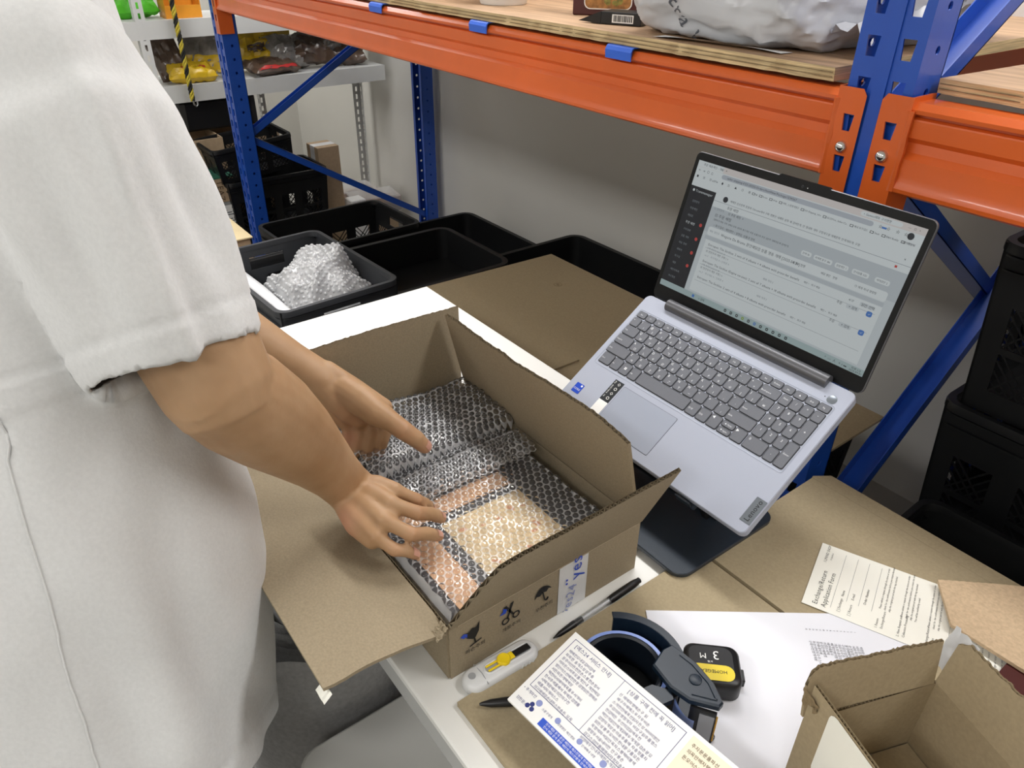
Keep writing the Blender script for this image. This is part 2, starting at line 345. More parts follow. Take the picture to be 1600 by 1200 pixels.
# ---------------------------------------------------------------- rack
rack = thing('pallet_rack', 'blue and orange steel storage rack along the wall', 'rack', (-1.9, 1.4, 0))
FY = 1.0
def hole_sheet(mb, w, z0, z1, holes, M, m=0):
    """flat sheet (x: 0..w, z) with real openings; holes = list of (polygon) fitted inside one row cell: columns per row"""
    for (za, zb, cols) in holes:
        # cols: [(xa, xb, poly)] covering 0..w
        for xa, xb, poly in cols:
            if poly is None: mb.add([(xa, 0, za), (xb, 0, za), (xb, 0, zb), (xa, 0, zb)], [(0, 1, 2, 3)], M, m); continue
            n = len(poly); outer = []
            cx = sum(p[0] for p in poly)/n; cz = sum(p[1] for p in poly)/n
            for x, z in poly:
                dx, dz = x-cx, z-cz; k = min((xb-cx)/dx if dx > 1e-9 else 1e9, (xa-cx)/dx if dx < -1e-9 else 1e9, (zb-cz)/dz if dz > 1e-9 else 1e9, (za-cz)/dz if dz < -1e-9 else 1e9)
                outer.append((cx+dx*k, cz+dz*k))
            # insert rect corners
            ring = []
            cor = [(xa, za), (xb, za), (xb, zb), (xa, zb)]
            ang = lambda q: math.atan2(q[1]-cz, q[0]-cx)
            vs = [(x, 0, z) for x, z in poly]+[(x, 0, z) for x, z in outer]; fs = []
            for i in range(n):
                j = (i+1) % n; a0, a1 = ang(outer[i]), ang(outer[j])
                if a1 < a0: a1 += 2*math.pi
                ex = []
                for c in cor:
                    a = ang(c)
                    while a < a0-1e-9: a += 2*math.pi
                    if a0+1e-6 < a < a1-1e-6: ex.append((a, c))
                ex.sort(); idx = []
                for a, c in ex: vs.append((c[0], 0, c[1])); idx.append(len(vs)-1)
                fs.append((i, n+i)+tuple(idx)+(n+j, j))
            mb.add(vs, fs, M, m)
            d = .0025   # hole rim depth
            mb.add([(x, 0, z) for x, z in poly]+[(x, d, z) for x, z in poly], [(i, (i+1) % n, n+(i+1) % n, n+i) for i in range(n)], M, m)
def upright(xl, yf, facing, H=2.45, wd=.09, dp=.062):
    """slotted rack post: front face at y=yf looking along -facing"""
    mb = MB(); rows = []; z = .0; step = .05
    def trap(cx, cz): return [(cx-.0065, cz-.0125), (cx+.0065, cz-.0125), (cx+.009, cz+.0125), (cx-.009, cz+.0125)]
    while z < H-1e-6:
        cz = z+step/2
        rows.append((z, z+step, [(0, .008, None), (.008, .034, trap(.021, cz)), (.034, wd-.034, None), (wd-.034, wd-.008, trap(wd-.021, cz)), (wd-.008, wd, None)])); z += step
    s = 1 if facing > 0 else -1
    M = T(xl, yf, 0) @ Matrix.Diagonal((1, s, 1, 1))
    hole_sheet(mb, wd, 0, H, rows, M)
    # ribbed middle
    mb.box(wd/2-.009, wd/2+.009, -.0025, 0, 0, H, M)
    circ = lambda cx, cz, r: [(cx+r*math.cos(2*math.pi*i/8), cz+r*math.sin(2*math.pi*i/8)) for i in range(8)]
    rows2 = []; z = 0
    while z < H-1e-6: rows2.append((z, z+step, [(0, .02, None), (.02, .045, circ(.0325, z+step/2, .0055)), (.045, dp, None)])); z += step
    for x in (0, wd):
        Ms = M @ T(x, 0, 0) @ Matrix(((0, 1 if x == 0 else -1, 0, 0), (1, 0, 0, 0), (0, 0, 1, 0), (0, 0, 0, 1)))
        hole_sheet(mb, dp, 0, H, rows2, Ms)
    for x in (0, wd-.018): mb.box(x, x+.018, dp-.002, dp, 0, H, M)
    o = mb.build('upright', 'blue', rack, world=True, fix=False)
    hb_ = MB(); hb_.box(.004, wd-.004, .006, .008, BT_-.21, BT_, M); hb_.build('hook_backing', 'blue', o, world=True)
    fo = MB(); fo.box(-.03, wd+.03, -.03, dp+.03, .0, .006, M); fo.build('foot_plate', 'blue', o, world=True)
    return o
BT_ = 1.268
URX, ULX = -.58, -3.28
RY_ = 1.935   # back face of the rear posts
for xl in (URX, ULX):
    upright(xl, FY, 1); upright(xl, RY_, -1)
# frame braces: zigzag between front and rear post
def brace(x, ya, za, yb, zb, k=1):
    mb = MB(); a, b = Vector((x, ya, za)), Vector((x, yb, zb)); d = b-a; F = frame(a, d, (1, 0, 0))
    L = d.length
    mb.box(0, L, -.0175*k, .0175*k, .015, .017, F); mb.box(0, L, -.0175*k, -.0175*k+.002, -.010, .017, F); mb.box(0, L, .0175*k-.002, .0175*k, -.010, .017, F)
    o = mb.build('brace', 'blue', rack, world=True)
    for p in (a, b): MB().lathe([(.007, 0), (.007, .005), (.004, .007)], 8, T(p.x+.016, p.y, p.z) @ RY(90)).build('bolt', 'steel', o, world=True)
for i in range(4):
    nd = [.15, .67, 1.18, 1.70, 2.2]; ya, yb = (1.885, 1.05) if i % 2 == 0 else (1.05, 1.885)
    brace(-3.225, ya, nd[i]+.012, yb, nd[i+1]-.012)
for x, ya, za, yb, zb in ((-.558, 1.05, 1.195, 1.885, .673), (-.520, 1.05, .344, 1.885, 1.033), (-.540, 1.05, 1.225, 1.885, 1.76), (-.540, 1.885, 1.79, 1.05, 2.3)): brace(x, ya, za, yb, zb, 1.3)
# beams (stepped profile), end plates, bolts
BT = 1.268
def beam(xa, xb, y, s):
    prof = [(-.002, BT-.008), (.006, BT), (.045, BT), (.045, BT-.116), (.004, BT-.116), (-.003, BT-.112), (-.004, BT-.107), (.0, BT-.1), (.002, BT-.092), (.002, BT-.07), (.010, BT-.062), (.012, BT-.05), (.004, BT-.043), (.002, BT-.022), (.003, BT-.02), (.010, BT-.018), (.010, BT-.014), (-.001, BT-.013)]
    mb = MB(); n = len(prof); vs = [(x, y+s*p[0], p[1]) for x in (xa, xb) for p in prof]
    fs = [(i, (i+1) % n, n+(i+1) % n, n+i) for i in range(n)]+[tuple(range(n)), tuple(reversed(range(n, 2*n)))]
    mb.add(vs, fs); o = mb.build('beam', 'orange', rack, world=True, smooth=True, ang=25)
    return o
def end_plate(par, x, side, y, s):
    """hook plate on the face of a post; x is the beam end, side the direction towards the post"""
    mb = MB(); w = .038; z0, z1 = BT-.2, BT+.006; rows = []
    tr = lambda cx, cz: [(cx-.0055, cz-.011), (cx+.0055, cz-.011), (cx+.008, cz+.011), (cx-.008, cz+.011)]
    hz = [z1-.045, z1-.1, z1-.15]; zz = z0
    for cz in sorted(hz):
        if cz-.018 > zz: rows.append((zz, cz-.018, [(0, w, None)]))
        rows.append((cz-.018, cz+.018, [(0, .007, None), (.007, .031, tr(.019, cz)), (.031, w, None)])); zz = cz+.018
    rows.append((zz, z1-.008, [(0, w, None)]))
    M = T(x, y-s*.006, 0) @ Matrix.Diagonal((side, s, 1, 1))
    hole_sheet(mb, w, z0, z1, rows, M)
    mb.add([(0, 0, z1-.008), (w, 0, z1-.008), (w-.006, 0, z1), (0, 0, z1)], [(0, 1, 2, 3)], M)
    mb.box(-.003, 0, 0, .055, z0, z1, M)        # return flange on the beam end
    o = mb.build('end_plate', 'orange', par, world=True, fix=False)
    mw = MB(); mw.tube([(x-side*.003, y-s*.004, z) for z in (BT-.112, BT-.08, BT-.06, BT-.04, BT-.01)], [.005, .0035, .0055, .0035, .005], 6); mw.v = [p for p in mw.v]
    mw.add([], []); mw.build('weld', 'orange', par, world=True, smooth=True)
    for cz in (z1-.077,):
        b = MB(); b.lathe([(.0085, 0), (.0085, .002), (.0065, .006), (.003, .008)], 12, T(x+side*.019, y-s*.006, cz) @ RX(90*s)); b.build('bolt', 'chrome', par, world=True, smooth=True)
XL, XR = ULX+.09, URX
b1 = beam(XL+.004, XR-.004, FY-.002, 1); end_plate(b1, XR-.004, 1, FY, 1); end_plate(b1, XL+.004, -1, FY, 1)
XR2 = URX+.09
b2 = beam(XR2+.004, 2.05, FY-.002, 1); end_plate(b2, XR2+.004, -1, FY, 1)
b3 = beam(XL+.004, XR-.004, RY_+.002, -1)
b4 = beam(XR2+.004, 2.05, RY_+.002, -1)
# hooks holding the boards
for x in (-1.442, -1.013, -1.9, -2.4):
    c = MB(); pr = [(-.006, BT-.016), (-.0075, BT-.002), (-.004, BT+.004), (.0, BT+.006), (.03, BT+.006), (.03, BT+.004), (.0, BT+.004), (-.004, BT+.0), (-.0055, BT-.016)]
    n = len(pr); vs = [(x+dx, FY-.002+p[0], p[1]) for dx in (-.032, .032) for p in pr]
    c.add(vs, [(i, (i+1) % n, n+(i+1) % n, n+i) for i in range(n)]+[tuple(range(n)), tuple(reversed(range(n, 2*n)))]).build('board_hook', 'clip_blue', rack, world=True)
for x in (.9, 2.05): upright(x, FY, 1) if x > 2 else None
upright(2.05, RY_, -1)
# plywood boards
def board(name, xa, xb, ya, yb, label, yaw=0, seed=1, z=BT+.0065, sk=0):
    rnd = random.Random(seed); mb = MB(); n = 60; th = .018
    t = thing(name, label, 'board', T(xa, ya, z) @ RZ(yaw))
    L = xb-xa; W = yb-ya; top = []; bot = []
    edge = [(rnd.random()-.5)*.003 for _ in range(n+1)]
    for i in range(n+1):
        x = L*i/n; top.append((x, edge[i]*.3, th)); bot.append((x, edge[i]+rnd.random()*.004, 0))
    vs = top+bot+[(L*i/n, W, th) for i in range(n+1)]+[(L*i/n, W, 0) for i in range(n+1)]; k = n+1; fs = []; ms = []
    for i in range(n):
        mb.add([vs[i], vs[i+1], vs[2*k+i+1], vs[2*k+i]], [(0, 1, 2, 3)], m=0)
        mb.add([vs[k+i], vs[k+i+1], vs[i+1], vs[i]], [(0, 1, 2, 3)], m=1)
        mb.add([vs[3*k+i], vs[3*k+i+1], vs[k+i+1], vs[k+i]], [(0, 1, 2, 3)], m=1)
        mb.add([vs[2*k+i], vs[2*k+i+1], vs[3*k+i+1], vs[3*k+i]], [(0, 1, 2, 3)], m=1)
    for a in (0, n): mb.add([vs[a], vs[k+a], vs[3*k+a], vs[2*k+a]], [(0, 1, 2, 3)], m=1)
    mb.build('panel', ['ply_top', 'ply_edge'], t)
    for q in (.006, .012): MB().box(.002, L-.002, -.0004, .001, q-.0006, q+.0006).build('veneer_line', 'kraft_edge', t)
    return t
board('plywood_board', -1.72, -.604, 1.0, 1.92, 'long plywood shelf board under the white mailer bag', 0, 2)
board('plywood_board', -3.15, -1.725, 1.004, 1.92, 'plywood shelf board at the far end of the rack', 0, 3)
board('plywood_board', -.483, 1.1, 1.045, 1.42, 'narrow plywood shelf board right of the blue post', -3.2, 4)
board('plywood_board', -.478, 1.1, 1.50, 1.865, 'plywood shelf board at the back of the right bay, behind the blue brace', 0, 5, z=BT+.026)

# ---------------------------------------------------------------- desk
DZ = .74
desk = thing('packing_desk', 'white packing desk with grey steel edge', 'desk', (-.7, .512, 0))
DX0, DX1, DY0, DY1 = -1.375, .35, .229, .795
MB().bbox(DX0, DX1, DY0, DY1, DZ-.012, DZ, .002).build('tabletop', 'desk_white', desk, world=True)
MB().box(DX0+.004, DX1-.004, DY0+.003, DY0+.02, DZ-.05, DZ-.0125).build('front_rail', 'desk_steel', desk, world=True)
MB().box(DX0+.004, DX1-.004, DY1-.02, DY1-.003, DZ-.05, DZ-.0125).build('back_rail', 'desk_steel', desk, world=True)
for x in (DX0+.004, DX1-.02): MB().box(x, x+.016, DY0+.021, DY1-.021, DZ-.05, DZ-.0125).build('end_rail', 'desk_steel', desk, world=True)
for x in (DX0+.005, DX1-.045):
    for y in (DY0+.004, DY1-.044): MB().box(x, x+.04, y, y+.04, 0, DZ-.0505).build('leg', 'desk_steel', desk, world=True)

# ---------------------------------------------------------------- flattened cartons
def sheet_corr(mb, poly, z, th, m=0):
    mb.prism(poly, z, z+th, None, m)
s2 = thing('flattened_carton', 'flattened cardboard carton on the near end of the desk, under the papers', 'cardboard', (-.2, .6, DZ))
MB().prism([(-.43, .258), (.25, .258), (.25, .640), (-.43, .640)], DZ+.0004, DZ+.0075).build('main_panel', 'kraft_big', s2, world=True)
MB().prism([(-.4285, .6445), (.25, .6445), (.25, .897), (-.43, .897)], DZ+.0012, DZ+.0085).build('flap', 'kraft_big', s2, world=True)
MB().prism([(-.432, .902), (-.416, .925), (.25, .922), (.25, .898), (-.431, .898)], DZ+.0012, DZ+.008).build('edge_flap', 'kraft_big', s2, world=True)
MB().prism([(-.41, .275), (.22, .275), (.22, .88), (-.41, .88)], DZ+.0001, DZ+.0003).build('under_layer', 'kraft_edge', s2, world=True)
CZ = .60
s1 = thing('flattened_carton', 'large flattened brown carton lying inside the rack behind the laptop', 'cardboard', (-1.2, 1.1, CZ))
MB().prism([(-1.63, .92), (-1.03, .90), (-1.03, 1.075), (-.545, 1.075), (-.545, 1.366), (-1.612, 1.366)], CZ, CZ+.006).build('main_panel', 'kraft_grey', s1, world=True)
MB().prism([(-1.60, .935), (-1.08, .915), (-1.08, 1.01), (-1.60, 1.02)], CZ+.0062, CZ+.0105).build('flap', 'kraft_grey', s1, world=True)
MB().prism([(-1.02, 1.085), (-.56, 1.08), (-.56, 1.12), (-1.02, 1.12)], CZ-.006, CZ-.0005).build('under_flap', 'kraft_grey', s1, world=True)
mk = MB(); mk.lathe([(.012, 0), (.012, .0002), (.0105, .0003)], 20, T(-1.43, 1.24, CZ+.0061), close=False); mk.text('MR', .011, T(-1.43, 1.24, CZ+.0064) @ RZ(160)); mk.build('stamp', 'kraft_edge', s1, world=True, fix=False)

# ---------------------------------------------------------------- open shipping box on the desk
BX0, BX1, BYa, BYb, BF = -.864, -.464, .271, .555, .822
bz0 = DZ+.001
bx = thing('shipping_box', 'open cardboard shipping box being packed on the white desk', 'box', ((BX0+BX1)/2, (BYa+BYb)/2, bz0))
t_ = .0045
def wall(name, A, B, n, h): return MB().corr(A, B, (0, 0, 1), n, h, t_).build(name, 'kraft', bx, world=True, fix=False)
wall('front_wall', (BX1, BYa, bz0), (BX1, BYb, bz0), (1, 0, 0), BF-bz0)
wall('back_wall', (BX0, BYa, bz0), (BX0, BYb, bz0), (1, 0, 0), BF-bz0)
wall('left_wall', (BX0, BYa, bz0), (BX1, BYa, bz0), (0, 1, 0), BF-bz0)
wall('right_wall', (BX0, BYb, bz0), (BX1, BYb, bz0), (0, 1, 0), BF-bz0)
MB().box(BX0+.003, BX1-.003, BYa+.003, BYb-.003, bz0, bz0+.004).build('bottom_panel', 'kraft', bx, world=True)
rg = random.Random(7); jag = [rg.uniform(-1, 1) for _ in range(400)]
def torn(base, amp, k=60):
    return lambda q: base(q) + amp*jag[int(q*k) % 400]
# front flap leans out towards the camera, its left corner torn away
ff = torn(lambda q: pt([(0, .012), (.03, .045), (.075, .085), (.10, .105), (.125, .116), (.19, .1195), (1, .119)], q), .0009)
A, B = Vector((BX1+.001, BYa, BF)), Vector((BX1+.001, BYb+.002, BF))
fo = MB().corr(A, B, (.385, 0, .923), (.923, 0, -.385), ff, t_).build('front_flap', 'kraft', bx, world=True, fix=False)
# right flap leans in, edge torn in the middle
rf = torn(lambda q: pt([(0, .143), (.08, .1445), (.3, .139), (.36, .142), (.44, .1385), (.6, .144), (.86, .146), (.95, .140), (1, .133)], q), .0011)
MB().corr((BX0+.012, BYb+.001, BF), (BX1-.004, BYb+.001, BF), (0, -.235, .972), (0, .972, .235), rf, t_).build('right_flap', 'kraft', bx, world=True, fix=False)
bf = torn(lambda q: pt([(0, .139), (.5, .141), (1, .137)], q), .0006)
MB().corr((BX0, BYa, BF), (BX0, BYb-.002, BF), (-.02, 0, 1), (1, 0, .02), bf, t_*.75, .0045).build('back_flap', 'kraft', bx, world=True, fix=False)
# left flap folded out flat over the desk edge, slightly bowed
def lfl(off):
    def fn(u, v):
        x = BX0+.004+(BX1-BX0-.004)*u; s = v*.1435
        y = BYa-.001-s*.985; z = BF+.001+s*.2+.006*math.sin(math.pi*v)+.003*math.sin(3*u+1)*v
        if u > .93: z -= (u-.93)*.10*(1-v)
        x += .012*v*(u-.2)+.004*nz((u*6, v*4, 1))*v
        return (x, y, z+off)
    return fn
lf = MB(); lf.grid(lfl(0), 30, 14); lf.grid(lfl(-.0042), 30, 14)
g0, g1 = lfl(0), lfl(-.0042)
for q in range(29):
    u0, u1 = q/29, (q+1)/29
    for v in (0, 1): lf.add([g0(u0, v), g0(u1, v), g1(u1, v), g1(u0, v)], [(0, 1, 2, 3)])
for q in range(13):
    v0, v1 = q/13, (q+1)/13
    for u in (0, 1): lf.add([g0(u, v0), g0(u, v1), g1(u, v1), g1(u, v0)], [(0, 1, 2, 3)])
lfo = lf.build('left_flap', 'kraft', bx, world=True, smooth=True, fix=False)
MB().grid(lambda u, v: (-.468+.020*u, BYa-.137-.009*v, BF+.021-.008*v+.001*math.sin(9*u)), 6, 4).build('tape_scrap', 'paper_warm', lfo, world=True, fix=False)
# ragged crumpled corner at the front left fold
cr = MB(); rg = random.Random(3)
cr.grid(lambda u, v: (BX1-.006+.014*u+.003*nz((u*9, v*7, 2)), BYa-.004-.014*v+.002*nz((u*8, v*9, 5)), BF+.010-.012*v+.006*nz((u*11, v*11, 8))), 9, 9)
cr.build('crumpled_corner', 'kraft', bx, world=True, smooth=True, fix=False)
# fold creases inside and on the front
cs = MB(); cs.tube([(BX1+.0027, BYa+.01+q*(BYb-BYa-.02)/12, BF-.0015+.0006*(q % 2)) for q in range(13)], .0011, 6); cs.build('crease', 'kraft', bx, world=True, smooth=True)
# tape strip with printed lettering on the front face
FM = frame((BX1+t_/2+.0006, BYa, bz0), (0, 1, 0), (0, 0, 1))   # local x along the front face, y up
tp = MB(); tp.grid(lambda u, v: (.152+.045*u, .001+.094*v, .0006*nz((u*6, v*8, 3))), 8, 14, FM)
tpo = tp.build('tape_strip', 'tape_white', bx, world=True, smooth=True, fix=False)
MB().text('yes', .026, FM @ T(.1765, .066, .0014) @ RZ(90)).build('print', 'sticker_blue', tpo, world=True, fix=False)
dts = MB(); [dts.lathe([(.0016, 0), (.0016, .0003)], 10, FM @ T(.1635, .0475+dy, .0012)) for dy in (0, .006)]; dts.build('print_dots', 'sticker_blue', tpo, world=True)
MB().text('ÿes24', .019, FM @ T(.169, .018, .0012) @ RZ(78)).build('print_pale', 'ink_pale', tpo, world=True, fix=False)  # second lettering on the tape, printed in paler ink
# handling marks: glass, scissors, umbrella with captions
SY = .0262
def circ_(cx, cy, r, n=14, a0=0, a1=360): return [(cx+r*math.cos(R_(a0+(a1-a0)*i/n)), cy+r*math.sin(R_(a0+(a1-a0)*i/n))) for i in range(n+(a1-a0 < 360))]
def flat(mb, poly, M, m=0): mb.add([(x, y, 0) for x, y in poly], [tuple(range(len(poly)))], M, m)
S = FM @ T(0, 0, .0005)
g = MB(); G = S @ T(.030, .052, 0) @ RZ(12)
flat(g, [(-.011, .012), (-.008, .002), (-.002, -.005), (.002, -.005), (.008, .002), (.012, .016), (.006, .010), (.001, .013), (-.004, .010)], G); flat(g, [(-.0012, -.005), (.0012, -.005), (.0012, -.013), (-.0012, -.013)], G); flat(g, [(-.008, -.0125), (.008, -.0125), (.008, -.0145), (-.008, -.0145)], G)
g.build('fragile_mark', 'ink', bx, world=True, fix=False); gb = MB(); flat(gb, [(-.013, .010), (-.009, .004), (-.007, .006), (-.006, .002), (-.004, .008), (-.008, .012)], G @ T(-.002, .001, .0001)); gb.build('fragile_accent', 'sticker_blue', bx, world=True, fix=False)
g = MB(); G = S @ T(.080, .054, 0) @ RZ(8)
for sx in (-1, 1):
    a = circ_(sx*.0075, -.009, .0055, 14); b = circ_(sx*.0075, -.009, .0034, 14); n = 14
    g.add([(x, y, 0) for x, y in a+b], [(i, (i+1) % n, n+(i+1) % n, n+i) for i in range(n)], G)
    flat(g, [(sx*.0055, -.006), (sx*.003, -.006), (-sx*.0075, .015), (-sx*.003, .015)], G)
g.build('scissors_mark', 'ink', bx, world=True, fix=False); gb = MB(); flat(gb, [(-.014, .006), (-.006, .004), (-.003, .009), (-.008, .014), (-.009, .009)], G @ T(0, 0, .0001)); gb.build('scissors_accent', 'sticker_blue', bx, world=True, fix=False)
g = MB(); G = S @ T(.128, .053, 0) @ RZ(14)
flat(g, [(-.013, .0)]+[(-.013+.026*i/10, .0+.013*math.sin(math.pi*i/10)**.7) for i in range(1, 10)]+[(.013, .0), (.009, .003), (.005, 0), (0, .003), (-.005, 0), (-.009, .003)], G)
g.tube([(0, .002, 0), (0, -.011, 0), (.001, -.013, 0), (.003, -.0135, 0), (.005, -.011, 0)], .0009, 5, G); g.build('umbrella_mark', 'ink', bx, world=True, fix=False)
for x, s in ((.032, '파손주의'), (.082, '개봉주의'), (.130, '우천주의')): MB().text(s, .0072, S @ T(x, .031, 0) @ RZ(2)).build('caption', 'ink', bx, world=True, fix=False)
LM = frame((BX1, BYa-t_/2-.0008, bz0), (-1, 0, 0), (0, 0, 1))
g = MB(); G = LM @ T(.03, .056, 0); [flat(g, [(-.012+i*.008, .006), (-.009+i*.008, .006), (-.004+i*.007, -.012), (-.006+i*.007, -.012)], G) for i in range(3)]; g.build('side_mark', 'ink', bx, world=True, fix=False)

# ---------------------------------------------------------------- contents: two wrapped albums
def slab(name, label, x0, x1, y0, y1, z0, z1, mt):
    t = thing(name, label, 'parcel', ((x0+x1)/2, (y0+y1)/2, z0)); MB().bbox(x0, x1, y0, y1, z0, z1, .002).build('album', mt, t, world=True); return t
BZ = bz0+.005
pa = slab('wrapped_album', 'dark album in bubble wrap at the back of the open box', -.845, -.665, .288, .532, BZ, .818, 'album_dark')
pb = slab('wrapped_album', 'album with peach cover panels in bubble wrap at the front of the open box', -.66, -.478, .284, .526, BZ, .816, 'album_dark')
for nm, x0, x1, y0, y1, mt in (('cover_strip', -.652, -.622, .300, .472, 'peach'), ('cover_panel', -.606, -.494, .352, .472, 'peach_pale'), ('cover_side', -.606, -.482, .298, .334, 'peach')):
    MB().box(x0, x1, y0, y1, .8162, .8172).build(nm, mt, pb, world=True)
sp = MB(); rg = random.Random(5)
for _ in range(9): sp.lathe([(rg.uniform(.003, .007), 0), (.001, .0003)], 9, T(rg.uniform(-.595, -.51), rg.uniform(.37, .46), .8173) @ RZ(rg.uniform(0, 90)) @ Matrix.Diagonal((1, .6, 1, 1)), close=False)
sp.build('cover_picture', 'peach_spot', pb, world=True, fix=False)
def wrap_z(x, y, k):
    z = .8255 + .004*nz((x*14, y*14, k)) + .002*nz((x*40, y*40, k+3))
    if k == 0: z += .010*math.exp(-((x+.80)/.05)**2) + .006*math.exp(-((x+.70)/.03)**2-((y-.47)/.05)**2)
    return z
def bubble_sheet(par, x0, x1, y0, y1, k, zf, pitch=.0104, r=.0043, h=.0032, film_m='bubble_film', drop=True, seed=0, edge=.010, rot=0):
    rg = random.Random(seed)
    nu, nv = int((x1-x0)/.006), int((y1-y0)/.006)
    def zz(x, y):
        z = zf(x, y)
        if drop:
            d = min(x-x0, x1-x, y-y0, y1-y)
            if d < edge: z -= (edge-d)**2/edge*2.2
        return z
    fm = MB(); bm_ = MB(); row = 0; x = x0+pitch*.55; n = 12; ca = [(math.cos(math.pi*j/6), math.sin(math.pi*j/6)) for j in range(n)]
    while x < x1-pitch*.45:
        y = y0+pitch*(.55+.5*(row % 2))
        while y < y1-pitch*.45:
            z0 = zz(x, y); hh = h*rg.uniform(.55, 1.1); rr = r*rg.uniform(.94, 1.04)
            gx = (zz(x+.002, y)-zz(x-.002, y))/.004; gy = (zz(x, y+.002)-zz(x, y-.002))/.004
            vs = []; fs = []; dx, dy = rg.uniform(-.3, .3)*rr, rg.uniform(-.3, .3)*rr
            for q, (kr, kz) in enumerate(((1, 0), (.95, .45), (.76, .85), (.34, 1.0))):
                for c_, s_ in ca: px, py = rr*kr*c_, rr*kr*s_; vs.append((x+px+dx*kz*.4, y+py+dy*kz*.4, z0+gx*px+gy*py+hh*kz*(1-.3*(q == 3)*rg.random())))
            for q in range(3):
                for j in range(n): l = (j+1) % n; fs.append((q*n+j, q*n+l, (q+1)*n+l, (q+1)*n+j))
            fs.append(tuple(range(3*n, 4*n))); bm_.add(vs, fs)
            net = vs[:n]
            for j, (c_, s_) in enumerate(ca): R0 = pitch/math.sqrt(3)*1.005 if j % 2 == 0 else pitch/2*1.005; net.append((x+R0*c_, y+R0*s_, zz(x+R0*c_, y+R0*s_)))
            fm.add(net, [(j, n+j, n+(j+1) % n, (j+1) % n) for j in range(n)]); y += pitch
        x += pitch*.866; row += 1
    f = fm.build('wrap_film', film_m, par, world=True, smooth=True, ang=80, fix=False); f['kind'] = 'stuff'
    b = bm_.build('bubbles', 'bubble_dome', par, world=True, smooth=True, ang=70, fix=False); b['kind'] = 'stuff'
    return f
bubble_sheet(pa, -.856, -.652, .281, .540, 0, lambda x, y: wrap_z(x, y, 0), seed=1)
bubble_sheet(pb, -.664, -.471, .279, .532, 1, lambda x, y: wrap_z(x, y, 1), seed=2)
# folded-over second layer at the back and the crumpled ridge between the parcels
bubble_sheet(pa, -.852, -.715, .318, .552, 2, lambda x, y: .844+.008*nz((x*18, y*18, 9))+.004*nz((x*45, y*45, 4))-.10*(max(0, x+.755)), film_m='bubble_layer', seed=3, edge=.006)
bubble_sheet(pa, -.705, -.632, .292, .541, 4, lambda x, y: .832+.010*math.sin(math.pi*(x+.705)/.073)*(.35+2.2*max(0, y-.33))+.005*nz((x*30, y*30, 6))+.002*nz((x*70, y*70, 2)), film_m='bubble_film', seed=6, edge=.007)
sd = MB(); sd.grid(lambda u, v: (-.66+.186*u, .2765+.006*v+.003*nz((u*12, v*3, 1)), .795+.036*v+.004*nz((u*15, v*4, 6))), 40, 6)
sd.build('wrap_side', 'bubble_layer', pb, world=True, smooth=True, ang=60, fix=False)

# ---------------------------------------------------------------- laptop on its stand
LPM = frame((-.7268, .6258, .8308), (.9996, .0233, -.0157), (-.011, .8379, .5457))
lap = thing('laptop', 'open silver laptop with a web page on screen, raised on a black stand', 'laptop', LPM)
LW, LD = .3592, .2345
MB().prism(rrect(0, LW, 0, LD, .009, 5), -.0165, 0, bev=.0012, bevb=.004).build('base', 'alu', lap, smooth=True, ang=35)
# keyboard
KB = {}
def key(x0, x1, y0, y1, r=.0022):
    g = .0011; w, h = round(x1-x0-2*g, 5), round(y1-y0-2*g, 5)
    if (w, h) not in KB: KB[(w, h)] = MB().prism(rrect(-w/2, w/2, -h/2, h/2, r, 3), 0, .0013, bev=.0004, bot=False).mesh('key', 'key')
    link('key', KB[(w, h)], lap, T((x0+x1)/2, (y0+y1)/2, .0002))
gap = MB(); LG = MB()
def keyg(x0, x1, y0, y1):
    g = .00025; gap.prism(rrect(x0+g, x1-g, y0+g, y1-g, .0025, 3), .0001, .0004, bot=False); key(x0, x1, y0, y1)
P = .0186; X = .011; KX = .281
rows = {5: (.1892, .2038), 4: (.1738, .1886), 3: (.1552, .1738), 2: (.1366, .1552), 1: (.1176, .1366), 0: (.0965, .1176)}
rows[4] = (.1738, .1916-.0024)
def lg(s, x, y, size, al='CENTER'): LG.text(s, size, T(x, y, .00165), al)
def leg2(x0, y0, y1, a, b, sz=.0052):
    lg(a, x0+.0024, y1-.0050, sz, 'LEFT')
    if b: lg(b, x0+.0106, y0+.0052, sz*.8)
# function row: 19 keys
fx = [.011+i*(.3345-.0)/19 for i in range(20)]
fn = ['Esc', 'F1', 'F2', 'F3', 'F4', 'F5', 'F6', 'F7', 'F8', 'F9', 'F10', 'F11', 'F12', 'Ins', 'Delete', 'Ho', '▲', 'End', 'Pg']
for i in range(19):
    keyg(fx[i], fx[i+1], .1905, .2032); lg(fn[i], (fx[i]+fx[i+1])/2, .1968, .0032)
def row(y, items):
    for x0, x1, a, b in items:
        keyg(x0, x1, y[0], y[1])
        if a: (leg2(x0, y[0], y[1], a, b) if len(a) == 1 else lg(a, x0+.0022, (y[0]+y[1])/2-.001, .0034, 'LEFT'))
r4 = (.1730, .1900)
x = .0278; it = [(X, x, '~', None)]
for c, d in zip('!@#$%^&*()_+', '1234567890-='): it.append((x, x+P, c, d)); x += P
it.append((x, KX, 'Backspace', None)); row(r4, it)
x = .038; it = [(X, x, 'Tab', None)]
for c, d in zip('QWERTYUIOP{}', 'ㅂㅈㄷㄱㅅㅛㅕㅑㅐㅔ[]'): it.append((x, x+P, c, d)); x += P
it.append((x, KX, '|', '₩')); row(rows[3], it)
x = .0425; it = [(X, x, 'CapsLk', None)]
for c, d in zip('ASDFGHJKL:"', 'ㅁㄴㅇㄹㅎㅗㅓㅏㅣ;\''): it.append((x, x+P, c, d)); x += P
it.append((x, KX, 'Enter', None)); row(rows[2], it)
x = .052; it = [(X, x, 'Shift', None)]
